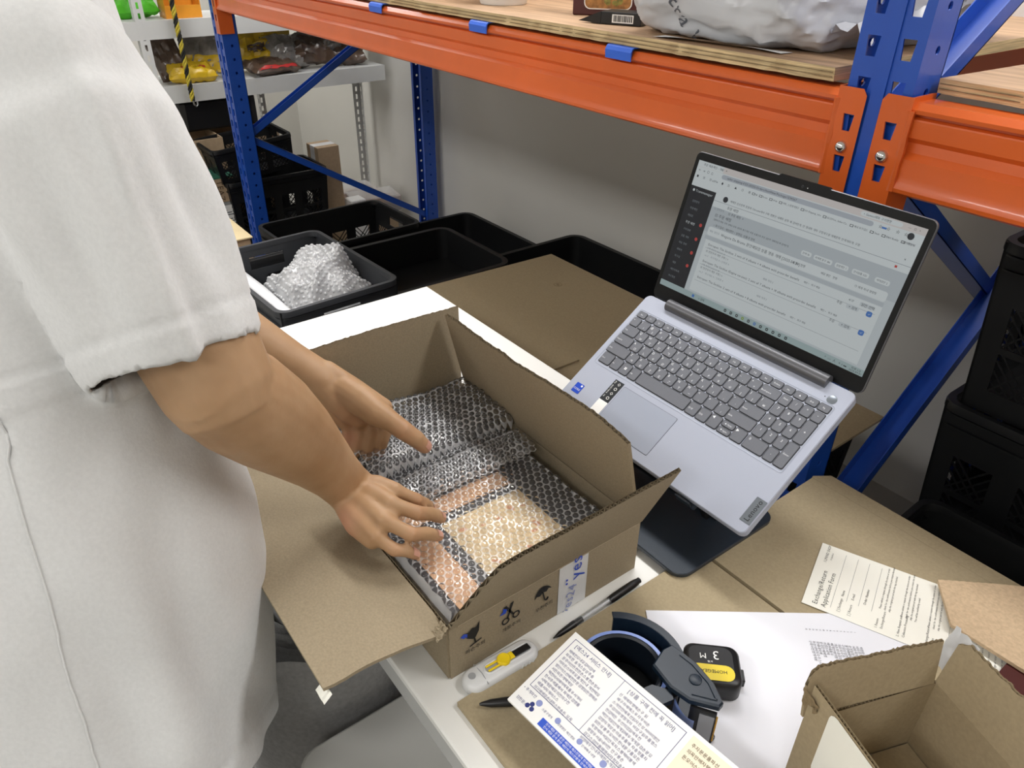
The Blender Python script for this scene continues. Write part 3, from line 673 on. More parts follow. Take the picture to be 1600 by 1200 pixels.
for c, d in zip('ZXCVBNM<>?', 'ㅋㅌㅊㅍㅠㅜㅡ,./'): it.append((x, x+P, c, d)); x += P
it.append((x, KX, 'Shift', None)); row(rows[1], it)
row(rows[0], [(.0135, .0365, 'Ctrl', None), (.0365, .055, 'Fn', None), (.055, .0735, '', None), (.0735, .091, 'Alt', None), (.091, .185, '', None), (.185, .2035, '한/영', None), (.2035, .222, '한자', None), (.222, .2405, '◀', None), (.2615, KX, '▶', None)])
for y0, y1, s in ((.1071, .1176, '▲ PgUp'), (.0965, .1069, '▼ PgDn')): keyg(.2405, .2615, y0, y1); lg(s, .251, (y0+y1)/2, .0030)
for dx in (0, .0022):
    for dy in (0, .0022): LG.box(.0622+dx, .0640+dx, .1058+dy, .1076+dy, .0016, .00165)
nx = [.2815, .2975, .3135, .3295, .3455]
for r_, ks in ((r4, ['Num', '/', '*', '-']), (rows[3], ['7', '8', '9']), (rows[2], ['4', '5', '6']), (rows[1], ['1', '2', '3'])):
    for i, s in enumerate(ks): keyg(nx[i], nx[i+1], r_[0], r_[1]); lg(s, (nx[i]+nx[i+1])/2, r_[1]-.0065, .0052 if len(s) == 1 else .0034)
keyg(nx[3], nx[4], rows[2][0], rows[3][1]); lg('+', .3375, .155, .006)
keyg(nx[3], nx[4], rows[0][0], rows[1][1]); lg('Enter', .3375, .117, .0036)
keyg(nx[0], nx[2], *rows[0]); lg('0', .287, .1115, .0052); keyg(nx[2], nx[3], *rows[0]); lg('.', .3215, .109, .006)
gap.build('key_surround', 'keygap', lap, fix=False); LG.build('key_legends', 'legend', lap, fix=False)
# keyboard well rim
wl = MB(); o_ = rrect(.0095, .3475, .0925, .2055, .004, 4); i_ = inset(o_, .0012); n = len(o_)
wl.add([(x, y, .0004) for x, y in o_]+[(x, y, .0001) for x, y in i_], [(i, (i+1) % n, n+(i+1) % n, n+i) for i in range(n)]); wl.build('keyboard_rim', 'alu_pad', lap, fix=False)
# touchpad
MB().prism(rrect(.0838, .1868, .0148, .0835, .002, 3), .0001, .0003).build('touchpad_gap', 'ink_grey', lap)
MB().prism(rrect(.0843, .1863, .0153, .083, .002, 3), .0001, .0005).build('touchpad', 'alu_pad', lap)
# power button, indicator
MB().lathe([(.0066, 0), (.0066, .0003), (.006, .0006)], 24, T(.3371, .2123, .0001)).build('power_button', 'badge', lap, smooth=True)
MB().lathe([(.0008, 0), (.0006, .0003)], 8, T(.327, .2123, .0001)).build('power_light', 'ink', lap)
# stickers
ss = MB().box(.0635, .0812, .048, .0862, .0001, .0004).build('spec_sticker', 'sticker_black', lap)
si = MB(); 
for q, s in enumerate(('Full', 'QHD', 'Dolby', 'Wi')): si.text(s, .0034, T(.0665+.0, .082-q*.0088, .0006) @ RZ(90))
for q in range(4):
    a = circ_(.0748, .081-q*.0088, .0026, 4 if q % 2 == 0 else 12); b = circ_(.0748, .081-q*.0088, .0018, 4 if q % 2 == 0 else 12); n = len(a)
    si.add([(x, y, .0006) for x, y in a+b], [(i, (i+1) % n, n+(i+1) % n, n+i) for i in range(n)])
si.build('sticker_print', 'white_print', ss, fix=False)
MB().box(.0635, .0812, .0255, .0478, .0001, .0004).build('code_sticker', 'white_print', lap)
cs_ = MB().bbox(.0132, .0285, .0345, .0515, .0001, .0004, .0001, .001).build('processor_sticker', 'sticker_blue', lap)
MB().text('CORE', .0046, T(.0208, .0412, .0006)).build('sticker_word', 'white_print', cs_, fix=False); MB().box(.0235, .0265, .0468, .0498, .0004, .0006).build('sticker_square', 'white_print', cs_)
bd = MB().bbox(.3428, .3578, .0150, .0515, .0001, .0007, .0002, .0005).build('name_badge', 'badge', lap)
MB().text('Lenovo', .0098, T(.3503, .0333, .0010) @ RZ(90)).build('badge_name', 'ink', bd, fix=False)
# hinge bar
MB().tube([(.0445, LD-.003, .001), (.3195, LD-.003, .001)], .0095, 18).build('hinge', 'hinge', lap, smooth=True)
# lid
HY = .2430; lidM = T(0, HY, -.004) @ RX(41.3)
lid = MB().prism(rrect(0, LW, -.006, .2205, .009, 5), -.0075, -.0012, lidM, bev=.001, bevb=.002).build('lid', 'hinge', lap, smooth=True, ang=35)
MB().prism(rrect(.0012, LW-.0012, -.005, .2195, .008, 5), -.0011, -.0004, lidM).build('bezel', 'bezel', lid)
cm = MB(); cm.lathe([(.0021, 0), (.0017, .0004)], 14, lidM @ T(.1795, .2135, -.0004)); cm.build('webcam', 'ink', lid); MB().lathe([(.0007, 0), (.0005, .0003)], 8, lidM @ T(.187, .2135, -.0004)).build('webcam_light', 'legend', lid)
MB().prism([(.14, .2195), (.219, .2195), (.215, .2222), (.144, .2222)], -.007, -.0006, lidM).build('webcam_tab', 'bezel', lid)
# screen picture: u to the right 0..1, v up 0..1 on the lit area
sx0, sx1, sy0, sy1 = .0082, LW-.0082, .0165, .2085
SW, SH = sx1-sx0, sy1-sy0
def sr(mb, u0, u1, v0, v1, lay, m=0, r=0):
    x0, x1, y0, y1 = sx0+u0*SW, sx0+u1*SW, sy0+v0*SH, sy0+v1*SH; z = .00005*lay
    p = rrect(x0, x1, y0, y1, r, 3) if r else [(x0, y0), (x1, y0), (x1, y1), (x0, y1)]
    mb.add([(x, y, z) for x, y in p], [tuple(range(len(p)))], lidM, m)
scr = MB(); sr(scr, 0, 1, 0, 1, 0); scr = scr.build('screen', 'scr_bg', lid, fix=False); 
SP = {}
def sm(k): return SP.setdefault(k, MB())
def stx(s, u, v, size, k='scr_ink', al='LEFT'): sm(k).text(s, size, lidM @ T(sx0+u*SW, sy0+v*SH, .0004), al)
sr(sm('scr_bar'), 0, 1, .955, 1, 1); sr(sm('scr_white'), 0, .135, .957, 1, 2); sr(sm('scr_white'), 0, 1, .85, .955, 2)
sr(sm('scr_pill'), .135, .815, .915, .948, 3, r=.003); sr(sm('scr_white'), 0, 1, .81, .85, 2); sr(sm('scr_white'), .755, .915, .963, .992, 3, r=.003)
sr(sm('scr_dark'), 0, .135, .045, .81, 3); sr(sm('scr_white'), .135, 1, .755, .81, 3); sr(sm('scr_grey'), .135, 1, .7535, .756, 4)
sr(sm('scr_white'), .135, 1, .71, .753, 3); sr(sm('scr_card'), .135, 1, .52, .71, 3); sr(sm('scr_white'), .155, .965, .50, .565, 4, r=.003); sr(sm('scr_card'), .15, .965, .468, .495, 4)
sr(sm('scr_white'), .16, .965, .06, .465, 3); sr(sm('scr_task'), 0, 1, 0, .045, 4)
for v in (.405, .275, .145): sr(sm('scr_grey'), .17, .95, v, v+.0018, 5)
stx('주문 배송예안 - 주문', .03, .978, .0042); stx('×', .122, .978, .005); stx('+', .145, .978, .005); stx('←  →  ○  ⌂', .012, .932, .005); stx('seller-shipping-0123-20255/Orders/ItemNew/Package/1234567', .165, .932, .0042, 'scr_ink')
x = .012
for s in ('■', '▣', '▤ ad/fw', '♦', '▥', '▲', '○', '▦', '⌄'): stx(s, x, .885, .0042); x += .035 if len(s) < 3 else .06
x = .30
for s in ('AI', 'Event', 'Web', '색파_스문영개영구', 'KR-Shipping_Info', 'GLOffice_Seller/Ca..', '예내 파구검스', 'Slash', 'B&H Buddy', '개정안개'):
    q = sm('scr_ink'); sr(q, x, x+.014, .876, .892, 5); sr(sm('scr_white'), x+.0022, x+.0118, .879, .889, 6); stx(s, x+.017, .885, .0032); x += .026+max(p.x for p in glyphs(s, .0032, 'LEFT')[0])/SW
stx('▸ Gemini에파 구어영영', .768, .9775, .0038); stx('—   □   ×', .935, .9775, .0034); stx('모든 어개개', .935, .885, .0030); stx('×', .965, .79, .005)
for u in (.835, .865, .90, .93): stx('☆', u, .932, .005)
sm('scr_ink').lathe([(.0042, 0), (.004, .0001)], 16, lidM @ T(sx0+.955*SW, sy0+.93*SH, .0003)); sr(sm('scr_blue'), .848, .866, .924, .936, 6)
sm('scr_ink').lathe([(.0042, 0), (.004, .0001)], 16, lidM @ T(sx0+.19*SW, sy0+.783*SH, .0003))
stx('예예한 손손문파 문문파 Chrome에서 구파 영봉안 내예파 상파 예 검어안개. 안 영내파 개자 구정개구검 개예문파 안색개파개: 구정', .215, .783, .0037)
stx('주문 배정', .21, .731, .0050); stx('▤ 주문 배정  ×', .225, .694, .0042); stx('▤ 검영영개', .15, .70, .0038, 'scr_grey'); stx('▤ 주문 배정', .165, .655, .0056); stx('검매자의 배송 구파 내예의 상파 내자파 봉구개안 주문 상품안파 주문 검안파 개매개검 예 검어안개.', .165, .622, .0031, 'scr_ink')
stx('▸ 파구검내 / 예읽영안 / 읽정검, 상품내 검색', .175, .582+.0, .0040); stx('배송 영안읽', .165, .533, .0036, 'scr_grey'); stx('Wegote Da Brains 문안예읽검 상품 영송 개매 [2025.04.24]', .225, .533, .0052); stx('상예', .575, .533, .0042); stx('전영', .61, .533, .0042); stx('배읽 영안', .70, .533, .0036); stx('전영', .75, .533, .0036); stx('○ 예개 자내 영영영', .84, .533, .0036)
for u, s in ((.60, '안색 36'), (.655, '자색영 문구 186'), (.745, '읽영개안 1'), (.815, '안서읽품 232'), (.905, '색개검안 2')): sr(sm('scr_white'), u-.006, u+.008+max(p.x for p in glyphs(s, .0033, 'LEFT')[0])/SW, .60, .633, 4, r=.002); stx(s, u, .616, .0033)
v = .435
for s, n_ in (('Entropen: The Sin:blue: 2 sets of 4 albums + 4 albums with preorder benefit', 'A'), ('Entropen: The Sin:blue (Engine version): 2 sets of 7 albums + 14 albums with preorder benefit', 'B'), ('Entropen: The Sin:blue: 2 sets of 4 albums + 8 albums with preorder benefit', 'C')):
    stx(s, .18, v, .0046); stx('예안 ▾   파구 배송', .20+max(p.x for p in glyphs(s, .0046, 'LEFT')[0])/SW, v, .0032); 
    if n_ != 'C':
        stx('구매 예개개 2025.04.18', .18, v-.028, .0034, 'scr_grey'); stx('▤ 안안우어 개안 구정 | ∨', .18, v-.052, .0038); stx('no.3  · 자구개상 4 / 안파문 4', .18, v-.085, .0036, 'scr_grey'); stx('배예 개개 3', .48, v-.085, .0036, 'scr_grey')
        stx('주문', .80, v-.04, .0042); sr(sm('scr_bg'), .84, .89, v-.055, v-.025, 6, r=.002); stx('+ 검개', .85, v-.04, .0042); sr(sm('scr_blue'), .92, .942, v-.058, v-.022, 6, r=.002); stx('✓', .9255, v-.04, .0045, 'scr_white')
    v -= .13
stx('4/17', .84, .437, .0040); sr(sm('scr_bg'), .885, .94, .425, .45, 6); stx('읽안 선택', .89, .437, .0046)
v = .78; stx('● Transmanager', .014, v, .0050, 'scr_white')
for i, s in enumerate(('검영영개', '주문예안', '예읽검', '주문 배정', '구파정예', '읽품 개매', '배송 정예', '예예개', '파구검', '예문', '예안자파파', '개구정영')):
    stx(s, .03, .70-.055*i, .0038 if i != 3 else .0044, 'scr_grey' if i != 3 else 'scr_white')
for v in (.545, .435, .325, .22): sm('scr_red').lathe([(.0026, 0), (.0024, .0001)], 12, lidM @ T(sx0+.112*SW, sy0+v*SH, .0003))
sr(sm('scr_red'), .945, .954, .725, .74, 6)
sr(sm('scr_blue'), .185, .197, .012, .034, 6); stx('⌕ 검색', .22, .022, .0042)
for i, k in enumerate(('scr_ink', 'scr_ink', 'scr_ink', 'scr_green', 'scr_ink', 'scr_blue', 'scr_ink', 'scr_ink', 'scr_ink', 'scr_ink', 'scr_ink')): sr(sm(k), .36+.030*i, .372+.030*i, .012, .034, 6, r=.0012); 
for i in range(11): sr(sm('scr_task'), .3635+.030*i, .3685+.030*i, .019, .027, 7)
stx('^  ▭  人   ≋ ♪ ▬', .84, .022, .0042); stx('파예 1:13', .950, .030, .0036); stx('2025-09-01', .944, .013, .0036)
for k, q in SP.items(): q.build('screen_print', k, scr, world=False, fix=False)

# stand
st = thing('laptop_stand', 'black folding laptop stand with a slate base plate on the desk', 'stand', (-.545, .69, DZ))
MB().prism(rrect(-.70, -.405, .578, .775, .02, 6), DZ+.0086, DZ+.0142, bev=.001).build('base_plate', 'stand', st, world=True, smooth=True)
MB().box(-.66, -.44, .60, .76, DZ+.0002, DZ+.0085).build('base_foot', 'black', st, world=True)
LZ = LPM @ T(0, 0, -.0172)
MB().prism(rrect(.07, .29, .004, .19, .01, 4), -.005, 0, LZ).build('support_plate', 'black', st, world=True)
for x in (.095, .265):
    a = LZ @ Vector((x, .155, -.006)); b = Vector((a.x, .752, DZ+.018)); MB().bar(a, b, .022, .008, (1, 0, 0)).build('arm', 'black', st, world=True)
    a = LZ @ Vector((x, .03, -.006)); b = Vector((a.x, .70, DZ+.018)); MB().bar(a, b, .022, .008, (1, 0, 0)).build('arm', 'black', st, world=True)
    hk = MB(); hk.prism(rrect(x-.016, x+.016, -.0055, .008, .003, 4), -.0045, -.0005, LZ); hk.box(x-.012, x+.012, -.0055, -.003, -.004, .0125, LZ); hk.build('front_hook', 'stand', st, world=True)
MB().tube([(-.66, .752, DZ+.018), (-.45, .752, DZ+.018)], .005, 10).build('pivot', 'black', st, world=True); MB().tube([(-.66, .70, DZ+.018), (-.45, .70, DZ+.018)], .004, 10).build('pivot', 'black', st, world=True)

# ---------------------------------------------------------------- small things on the desk
SZ = DZ+.0076           # top of the flattened carton
# clear pen with black cap on the white strip
PM = frame((-.4345, .395, DZ+.0058), (-.005, .146, 0), (1, 0, 0))
pn = thing('pen', 'clear ballpoint pen with a black cap on the white desk strip', 'pen', PM)
Lx = lambda prof: [(r, z) for z, r in prof]
AX = RY(90)
MB().lathe(Lx([(0, .0006), (.002, .0010), (.010, .0032), (.030, .0046), (.034, .0046)]), 14, AX).build('grip_tip', 'blk_plastic', pn, smooth=True)
MB().lathe(Lx([(.034, .0044), (.098, .0046)]), 14, AX, close=False).build('barrel', 'pen_clear', pn, smooth=True)
MB().lathe(Lx([(.046, .0017), (.100, .0017)]), 8, AX).build('refill', 'poly_white', pn, smooth=True)
MB().lathe(Lx([(.034, .0034), (.046, .0030)]), 10, AX).build('ink_plug', 'blk_plastic', pn, smooth=True)
MB().lathe(Lx([(.092, .0046), (.100, .0052), (.134, .0052), (.140, .0045), (.143, .0038), (.146, .0038)]), 14, AX).build('cap', 'blk_plastic', pn, smooth=True)
MB().bbox(.088, .138, -.0018, .0018, .0055, .0072, .0006).build('clip', 'blk_plastic', pn)
# dark pen under the printed leaflet
PM = frame((-.4105, .2735, SZ+.0056), (.075, .125, 0), (1, 0, 0))
pn = thing('pen', 'dark brown ridged pen lying half under the printed leaflet', 'pen', PM)
MB().lathe(Lx([(0, .0012), (.003, .0022), (.012, .0042), (.03, .0052), (.045, .0053)]), 14, AX).build('tip', 'blk_plastic', pn, smooth=True)
rb = [];
for i in range(14): rb += [(.045+.0016*i, .0054), (.0458+.0016*i, .0049)]
MB().lathe(Lx(rb), 14, AX).build('ribbed_grip', 'blk_plastic', pn, smooth=False)
MB().lathe(Lx([(.0675, .0052), (.120, .0052), (.124, .003)]), 14, AX).build('barrel', 'blk_plastic', pn, smooth=True)
MB().tube([(.006, -.002, .004), (.028, -.002, .0052)], .0012, 6).build('marking', 'ink_brown', pn)
# safety cutter
CM = T(-.4388, .322, DZ) @ RZ(88)
ct = thing('safety_cutter', 'white oval safety cutter with yellow slider beside the box', 'cutter', CM)
body = rrect(-.048, .048, -.0155, .0155, .0150, 8)
MB().prism(body, .0006, .0145, bev=.004, bevb=.002).build('body', 'cutter_white', ct, smooth=True, ang=50)
sl = MB(); o_ = rrect(-.022, .042, -.0075, .0075, .007, 6); i_ = inset(o_, .0015); n = len(o_)
sl.add([(x, y, .0147) for x, y in o_]+[(x, y, .0160) for x, y in i_], [(i, (i+1) % n, n+(i+1) % n, n+i) for i in range(n)]); o2 = inset(o_, .0028)
sl.add([(x, y, .0160) for x, y in i_]+[(x, y, .0147) for x, y in o2], [(i, (i+1) % n, n+(i+1) % n, n+i) for i in range(n)]); sl.build('slot_rim', 'cutter_white', ct, smooth=True)
MB().prism(inset(o_, .0026), .0143, .0149).build('slot', 'cutter_slot', ct)
MB().bbox(.016, .039, -.0042, .0042, .0150, .0164, .0008).build('blade_track', 'blk_plastic', ct)
MB().lathe([(.0078, 0), (.0078, .003), (.0068, .0042), (.0045, .0036), (.001, .0036)], 22, T(.004, 0, .0150)).build('slider_knob', 'yellow', ct, smooth=True)
MB().bbox(.010, .017, -.0045, .0045, .0150, .0175, .0006).build('slider_head', 'yellow', ct)
for y in (-.0042, .0018): MB().bbox(-.018, 0, y, y+.0024, .0150, .0168, .0005).build('slider_leg', 'yellow', ct)
MB().lathe([(.0045, 0), (.004, .001), (.0018, .0006)], 14, T(-.036, .003, .0143)).build('hang_hole', 'cutter_slot', ct, smooth=True)
gv = MB(); gv.tube([(-.026, -.0153, .0135), (-.025, 0, .0149), (-.026, .0153, .0135)], .0005, 6); gv.build('seam', 'cutter_slot', ct)
for i in range(4): MB().tube([(.018+.005*i, -.0152, .006), (.020+.005*i, -.0158, .011)], .001, 6).build('grip_rib', 'cutter_white', ct)

# white sheets
def sheet(name, label, poly, z, mt, th=.0004, curl=0):
    t = thing(name, label, 'paper', (poly[0][0], poly[0][1], z)); MB().prism(poly, z, z+th).build('sheet', mt, t, world=True); return t
a4 = sheet('printed_paper', 'white printed paper under the tape measure', [(-.398, .510), (-.163, .329), (.018, .564), (-.217, .745)], SZ+.0013, 'paper_blue')
PF = frame((-.2265, .6835, SZ+.0019), (.75, -.66, 0), (.66, .75, 0))   # reading frame, upside down to the camera
tx = MB(); rg = random.Random(11)
hang = '파손주의개봉우천예스서비안내상품구매전꼭읽어에한영자배송문정모든검색선택'
for i in range(15):
    y = -.0040*i; tx.text(str(i+1), .0030, PF @ T(-.002, y, 0)); tx.text(''.join(rg.choice(hang) for _ in range(rg.randint(5, 9))), .0040, PF @ T(.014+.0008*(15-i)*.4, y, 0), 'LEFT')
tx.build('print', 'ink_grey', a4, world=True, fix=False)
# exchange form
e1, e2, e3 = Vector((-.338, .785)), Vector((-.293, .673)), Vector((-.195, .851))
ux = (e2-e1); uy = (e3-e1); 
FR = frame((e1.x, e1.y, SZ+.0022), (uy.x, uy.y, 0), (ux.x, ux.y, 0) if False else (-uy.y, uy.x, 0))
Wf = .121; Hf = .225
# text reads along the short side (towards the rack), lines step along the long side
FO = frame((e2.x, e2.y, SZ+.0026), (-ux.x, -ux.y, 0), (ux.y, -ux.x, 0))   # x: from e2 to e1
fx_ = FO.to_3x3() @ Vector((0, 1, 0))
if fx_.dot(Vector((uy.x, uy.y, 0))) > 0: sgn = 1
else: sgn = -1
fm = thing('return_form', 'white Exchange/Return Application Form slip on the cardboard', 'paper', FO)
pol = [(0, 0), (Wf, 0), (Wf, sgn*Hf), (0, sgn*Hf)]
if sgn < 0: pol = pol[::-1]
MB().prism(pol, -.0004, 0).build('sheet', 'paper_warm', fm)
tx = MB(); ln = MB()
def ft(s, x, y, size, al='LEFT'): tx.text(s, size, T(x, sgn*y, .0002), al)
def fl(y, x0=.008, x1=.113): ln.box(x0, x1, sgn*y-.00015, sgn*y+.00015, .0001, .0002)
ft('Exchange/Return', .006, .014, .0085); ft('Application Form', .006, .024, .0085); ft('1 LPAND SHOP', .085, .010, .0050); ft('kr.lpand.co', .093, .016, .003)
for y in (.032, .047, .061, .076): fl(y, .01 if y < .04 else .03)
for s, x, y in (('[ ] Exchange', .008, .041), ('Name', .036, .041), ('[ ] Return', .008, .053), ('E-mail', .036, .053), ('Order Number', .036, .067)): ft(s, x, y, .0044)
y = .084
for t_1, t_2, nl in (('1. Reason', 'Exchange/Return', 3), ('2. How Request and', 'Collection Processing', 4), ('3. Exchange/Return', 'Complete', 3)):
    ft(t_1, .006, y, .0040); ft(t_2, .008, y+.006, .0040)
    for i in range(nl): ft(('Please submit a request through the store or order', 'check for the confirmation before you return the item', 'ship the original parcel with the tag attached', 'You will be notified by e-mail')[i], .040, y+.0052*i, .0034)
    y += .006*nl+.006
fl(y-.002); ft('Exchange/Return Guide', .006, y+.006, .0042)
for i in range(10): ft('Exchange or return is available within 7 days of delivery, item must be unused'[:rg.randint(45, 78)], .008, y+.013+.0066*i, .0034)
tx.build('print', 'ink', fm, fix=False); ln.build('rules', 'ink_grey', fm)

# printed leaflet leaning on the tape dispenser
iA, iB = Vector((-.3943, .3817, .812)), Vector((-.3769, .2853, .790))
ydir = (iA-iB).normalized(); xdir = Vector((.995, .095, .0)); IV = frame(iB, xdir, ydir)
iv = thing('printed_leaflet', 'folded white leaflet of small blue print leaning on the tape dispenser', 'leaflet', IV)
WI = (iA-iB).length; LI = .36
MB().box(0, LI, 0, WI, -.0035, -.0004).build('under_fold', 'paper_warm', iv); MB().prism([(.0, .0), (LI, .0), (LI, WI), (0, WI)], 0, .0005).build('front_sheet', 'paper', iv)
# print: lines run from A side to B side (x_t along -y), stepping along +x
def IT(x, y): return T(x, y, .0007)
tb = MB(); rl = MB()
def rect(mb, x0, x1, y0, y1, w=.0005): 
    for a in ((x0, x1, y0, y0+w), (x0, x1, y1-w, y1), (x0, x0+w, y0, y1), (x1-w, x1, y0, y1)): mb.box(a[0], a[1], a[2], a[3], .0005, .0007)
rect(rl, .006, .150, .026, WI-.006); rl.box(.074, .0744, .026, WI-.006, .0005, .0007); rl.build('frame_rule', 'ink_navy', iv)
rg = random.Random(21)
def para(x0, n, y_top, width, size=.0040, step=.0052, k='t'):
    for i in range(n):
        m_ = int(width/(size*.92)); s = ''.join(rg.choice(hang+'  ') for _ in range(rg.randint(int(m_*.55), m_)))
        tb.text(s, size, IT(x0+step*0, y_top-i*step), 'LEFT')
tb.text('[예스24 서비스 안내]', .0056, IT(.036, WI-.012)); tb.text('[상품 구매 전에 꼭 읽어]', .0056, IT(.112, WI-.012))
para(.010, 11, WI-.020, .060); para(.079, 12, WI-.020, .066)
tb.text('• 주개파안', .004, IT(.012, .021)); tb.text('검한문스', .004, IT(.012, .009)); tb.text('스문구영개', .003, IT(.040, .017)); tb.text('정영영안 예안영읽', .003, IT(.066, .017)); tb.text('안색예내 내영', .003, IT(.094, .018)); tb.text('안비자 정개', .003, IT(.124, .018))
tb.build('print', 'ink_navy', iv, fix=False)
lg_ = MB(); 
for x_, r_l in ((.027, .0035), (.053, .0032), (.082, .003), (.112, .0035)): lg_.lathe([(r_l, .0005), (r_l*.9, .0008)], 12, T(x_, .019, 0))
lg_.build('seal_print', 'ink_pale', iv)
for dx, dy in ((0, .003), (-.003, -.001), (.003, -.001)): MB().lathe([(.0026, .0005), (.0024, .0008)], 10, T(.0225+dx, .0105+dy, 0)).build('emblem', 'ink_navy', iv)
bb = MB().box(.040, .150, .003, .0115, .0005, .0007).build('blue_band', 'ink_blue', iv)
w_ = MB(); w_.text('ÿes24', .0115, T(.137, .0075, .0009)); 
for i in range(2): w_.text('안서 예읽 문개 문안 배안의 예스안봉개 안색개읽 1544', .0030, T(.080, .0092-.0036*i, .0009))
w_.build('band_lettering', 'white_print', bb, fix=False)
MB().box(.156, LI-.004, .004, WI-.004, .0005, .0006).build('receipt_panel', 'cream_print', iv); MB().box(.172, .30, WI-.052, WI-.045, .0006, .0008).build('orange_band', 'band_orange', iv)
rt_ = MB(); rt_.text('3071-0339-2763', .0080, T(.218, WI-.018, .0009)); 
for i in range(3): rt_.text(''.join(rg.choice(hang) for _ in range(7)), .0045, T(.160, WI-.012-.007*i, .0009), 'LEFT'); rt_.text(''.join(rg.choice(hang) for _ in range(12)), .0045, T(.21, WI-.026-.007*i, .0009), 'LEFT')
for i in range(8): rt_.text(''.join(rg.choice(hang+'0123456789') for _ in range(26)), .0046, T(.175, WI-.058-.0062*i, .0009), 'LEFT')
rt_.build('receipt_print', 'ink_brown', iv, fix=False)

# tape dispenser lying on its side
DM = T(-.331, .399, SZ+.0019) @ RZ(33)
td = thing('tape_dispenser', 'navy hand-held tape dispenser on its side, lavender tape inside', 'tape dispenser', DM)
MB().lathe([(.0435, .002), (.0475, .002), (.0475, .050), (.0435, .050), (.0435, .002)], 44, close=False).build('tape_roll', 'tape_lav', td, smooth=True)
MB().lathe([(.0385, .001), (.0425, .001), (.0425, .0515), (.0405, .0525), (.0380, .0505), (.0380, .010), (.004, .008)], 40, close=False).build('hub', 'navy_dark', td, smooth=True)
MB().lathe([(.012, .008), (.012, .03), (.009, .032), (.001, .032)], 20).build('hub_core', 'navy', td, smooth=True)
def arcp(r, a0, a1, n): return [(r*math.cos(R_(a0+(a1-a0)*i/(n-1))), r*math.sin(R_(a0+(a1-a0)*i/(n-1)))) for i in range(n)]
# curved guard with a flange
gd = arcp(.0635, 112, 8, 14)+[(r_x, r_y) for r_x, r_y in arcp(.0600, 8, 112, 14)]
MB().prism(gd[::-1], .001, .056).build('guard', 'navy', td)
fl_ = arcp(.0670, 113, 4, 16)+arcp(.0580, 4, 113, 16)
MB().prism(fl_[::-1], .0562, .0585, bev=.0006).build('guard_flange', 'navy', td)
# head plate (top side), lower plate, neck to the hub
head = [(.030, .008), (.052, -.012), (.072, -.020), (.101, -.018), (.104, -.012), (.092, .008), (.072, .026), (.057, .034), (.044, .040), (.036, .030)]
MB().prism(head, .0515, .0600, bev=.0018, bevb=.001).build('head_plate', 'navy', td, smooth=True, ang=35)
MB().prism(head, .0, .004).build('lower_plate', 'navy', td)
hp = inset(head, .006); rr_ = MB(); rr_.tube([(x, y, .0602) for x, y in hp[2:8]], .0012, 6); rr_.build('raised_rib', 'navy', td, smooth=True)
MB().lathe([(.0065, 0), (.0065, .0012), (.0052, .0018)], 18, T(.074, .004, .0598)).build('boss', 'navy', td, smooth=True)
MB().prism([(.020, -.026), (.034, -.012), (.052, -.012), (.056, -.020), (.040, -.036), (.030, -.036)], .044, .0525, bev=.001).build('neck', 'navy', td)
MB().lathe([(.007, .004), (.007, .050)], 18, T(.054, -.010, 0)).build('roller', 'blk_plastic', td, smooth=True)
MB().box(.074, .100, -.0215, -.0185, .004, .051).build('blade_holder', 'blk_plastic', td)
MB().box(.084, .0985, -.0232, -.0216, .006, .047).build('blade_plate', 'steel', td)
tz = MB(); n = 22
for i in range(n): z0 = .006+i*.0018; tz.add([(.0990, -.0205, z0), (.0990, -.0205, z0+.0018), (.1018, -.0205, z0+.0009), (.0990, -.0190, z0), (.0990, -.0190, z0+.0018), (.1018, -.0190, z0+.0009)], [(0, 1, 2), (3, 5, 4), (0, 3, 4, 1), (1, 4, 5, 2), (2, 5, 3, 0)])
tz.build('blade_teeth', 'print_gold', td)
MB().grid(lambda u, v: (.058+.022*u, -.0165-.018*u-.006*math.sin(3*u), .006+.044*v), 8, 3).build('loose_tape', 'tape_lav', td, smooth=True, fix=False)

# tape measure
TM = T(-.288, .497, SZ+.0019) @ RZ(46)
tm = thing('tape_measure', 'black and yellow three metre tape measure beside the dispenser', 'tape measure', TM)
MB().prism(rrect(-.030, .030, -.027, .027, .012, 6), 0, .026, bev=.003, bevb=.002).build('case', 'blk_plastic', tm, smooth=True, ang=50)
MB().prism(rrect(-.025, .022, -.022, .022, .010, 5), .0261, .0265).build('face', 'ink', tm)
MB().prism([(x, y) for x, y in rrect(-.025, .022, -.022, -.002, .009, 5)], .0266, .0268).build('face_band', 'yellow_label', tm)
tx = MB(); tx.text('3', .016, T(.004, .010, .0271) @ RZ(180)); tx.text('M', .010, T(-.010, .008, .0271) @ RZ(180)); tx.text('x16', .004, T(-.003, .001, .0271) @ RZ(180)); tx.build('size_print', 'white_print', tm, fix=False)
MB().text('HOMEGEAR', .0058, T(-.002, -.011, .0271) @ RZ(180)).build('name_print', 'ink', tm, fix=False)
MB().bbox(.030, .036, -.008, .008, .002, .012, .001).build('lock_button', 'blk_plastic', tm)

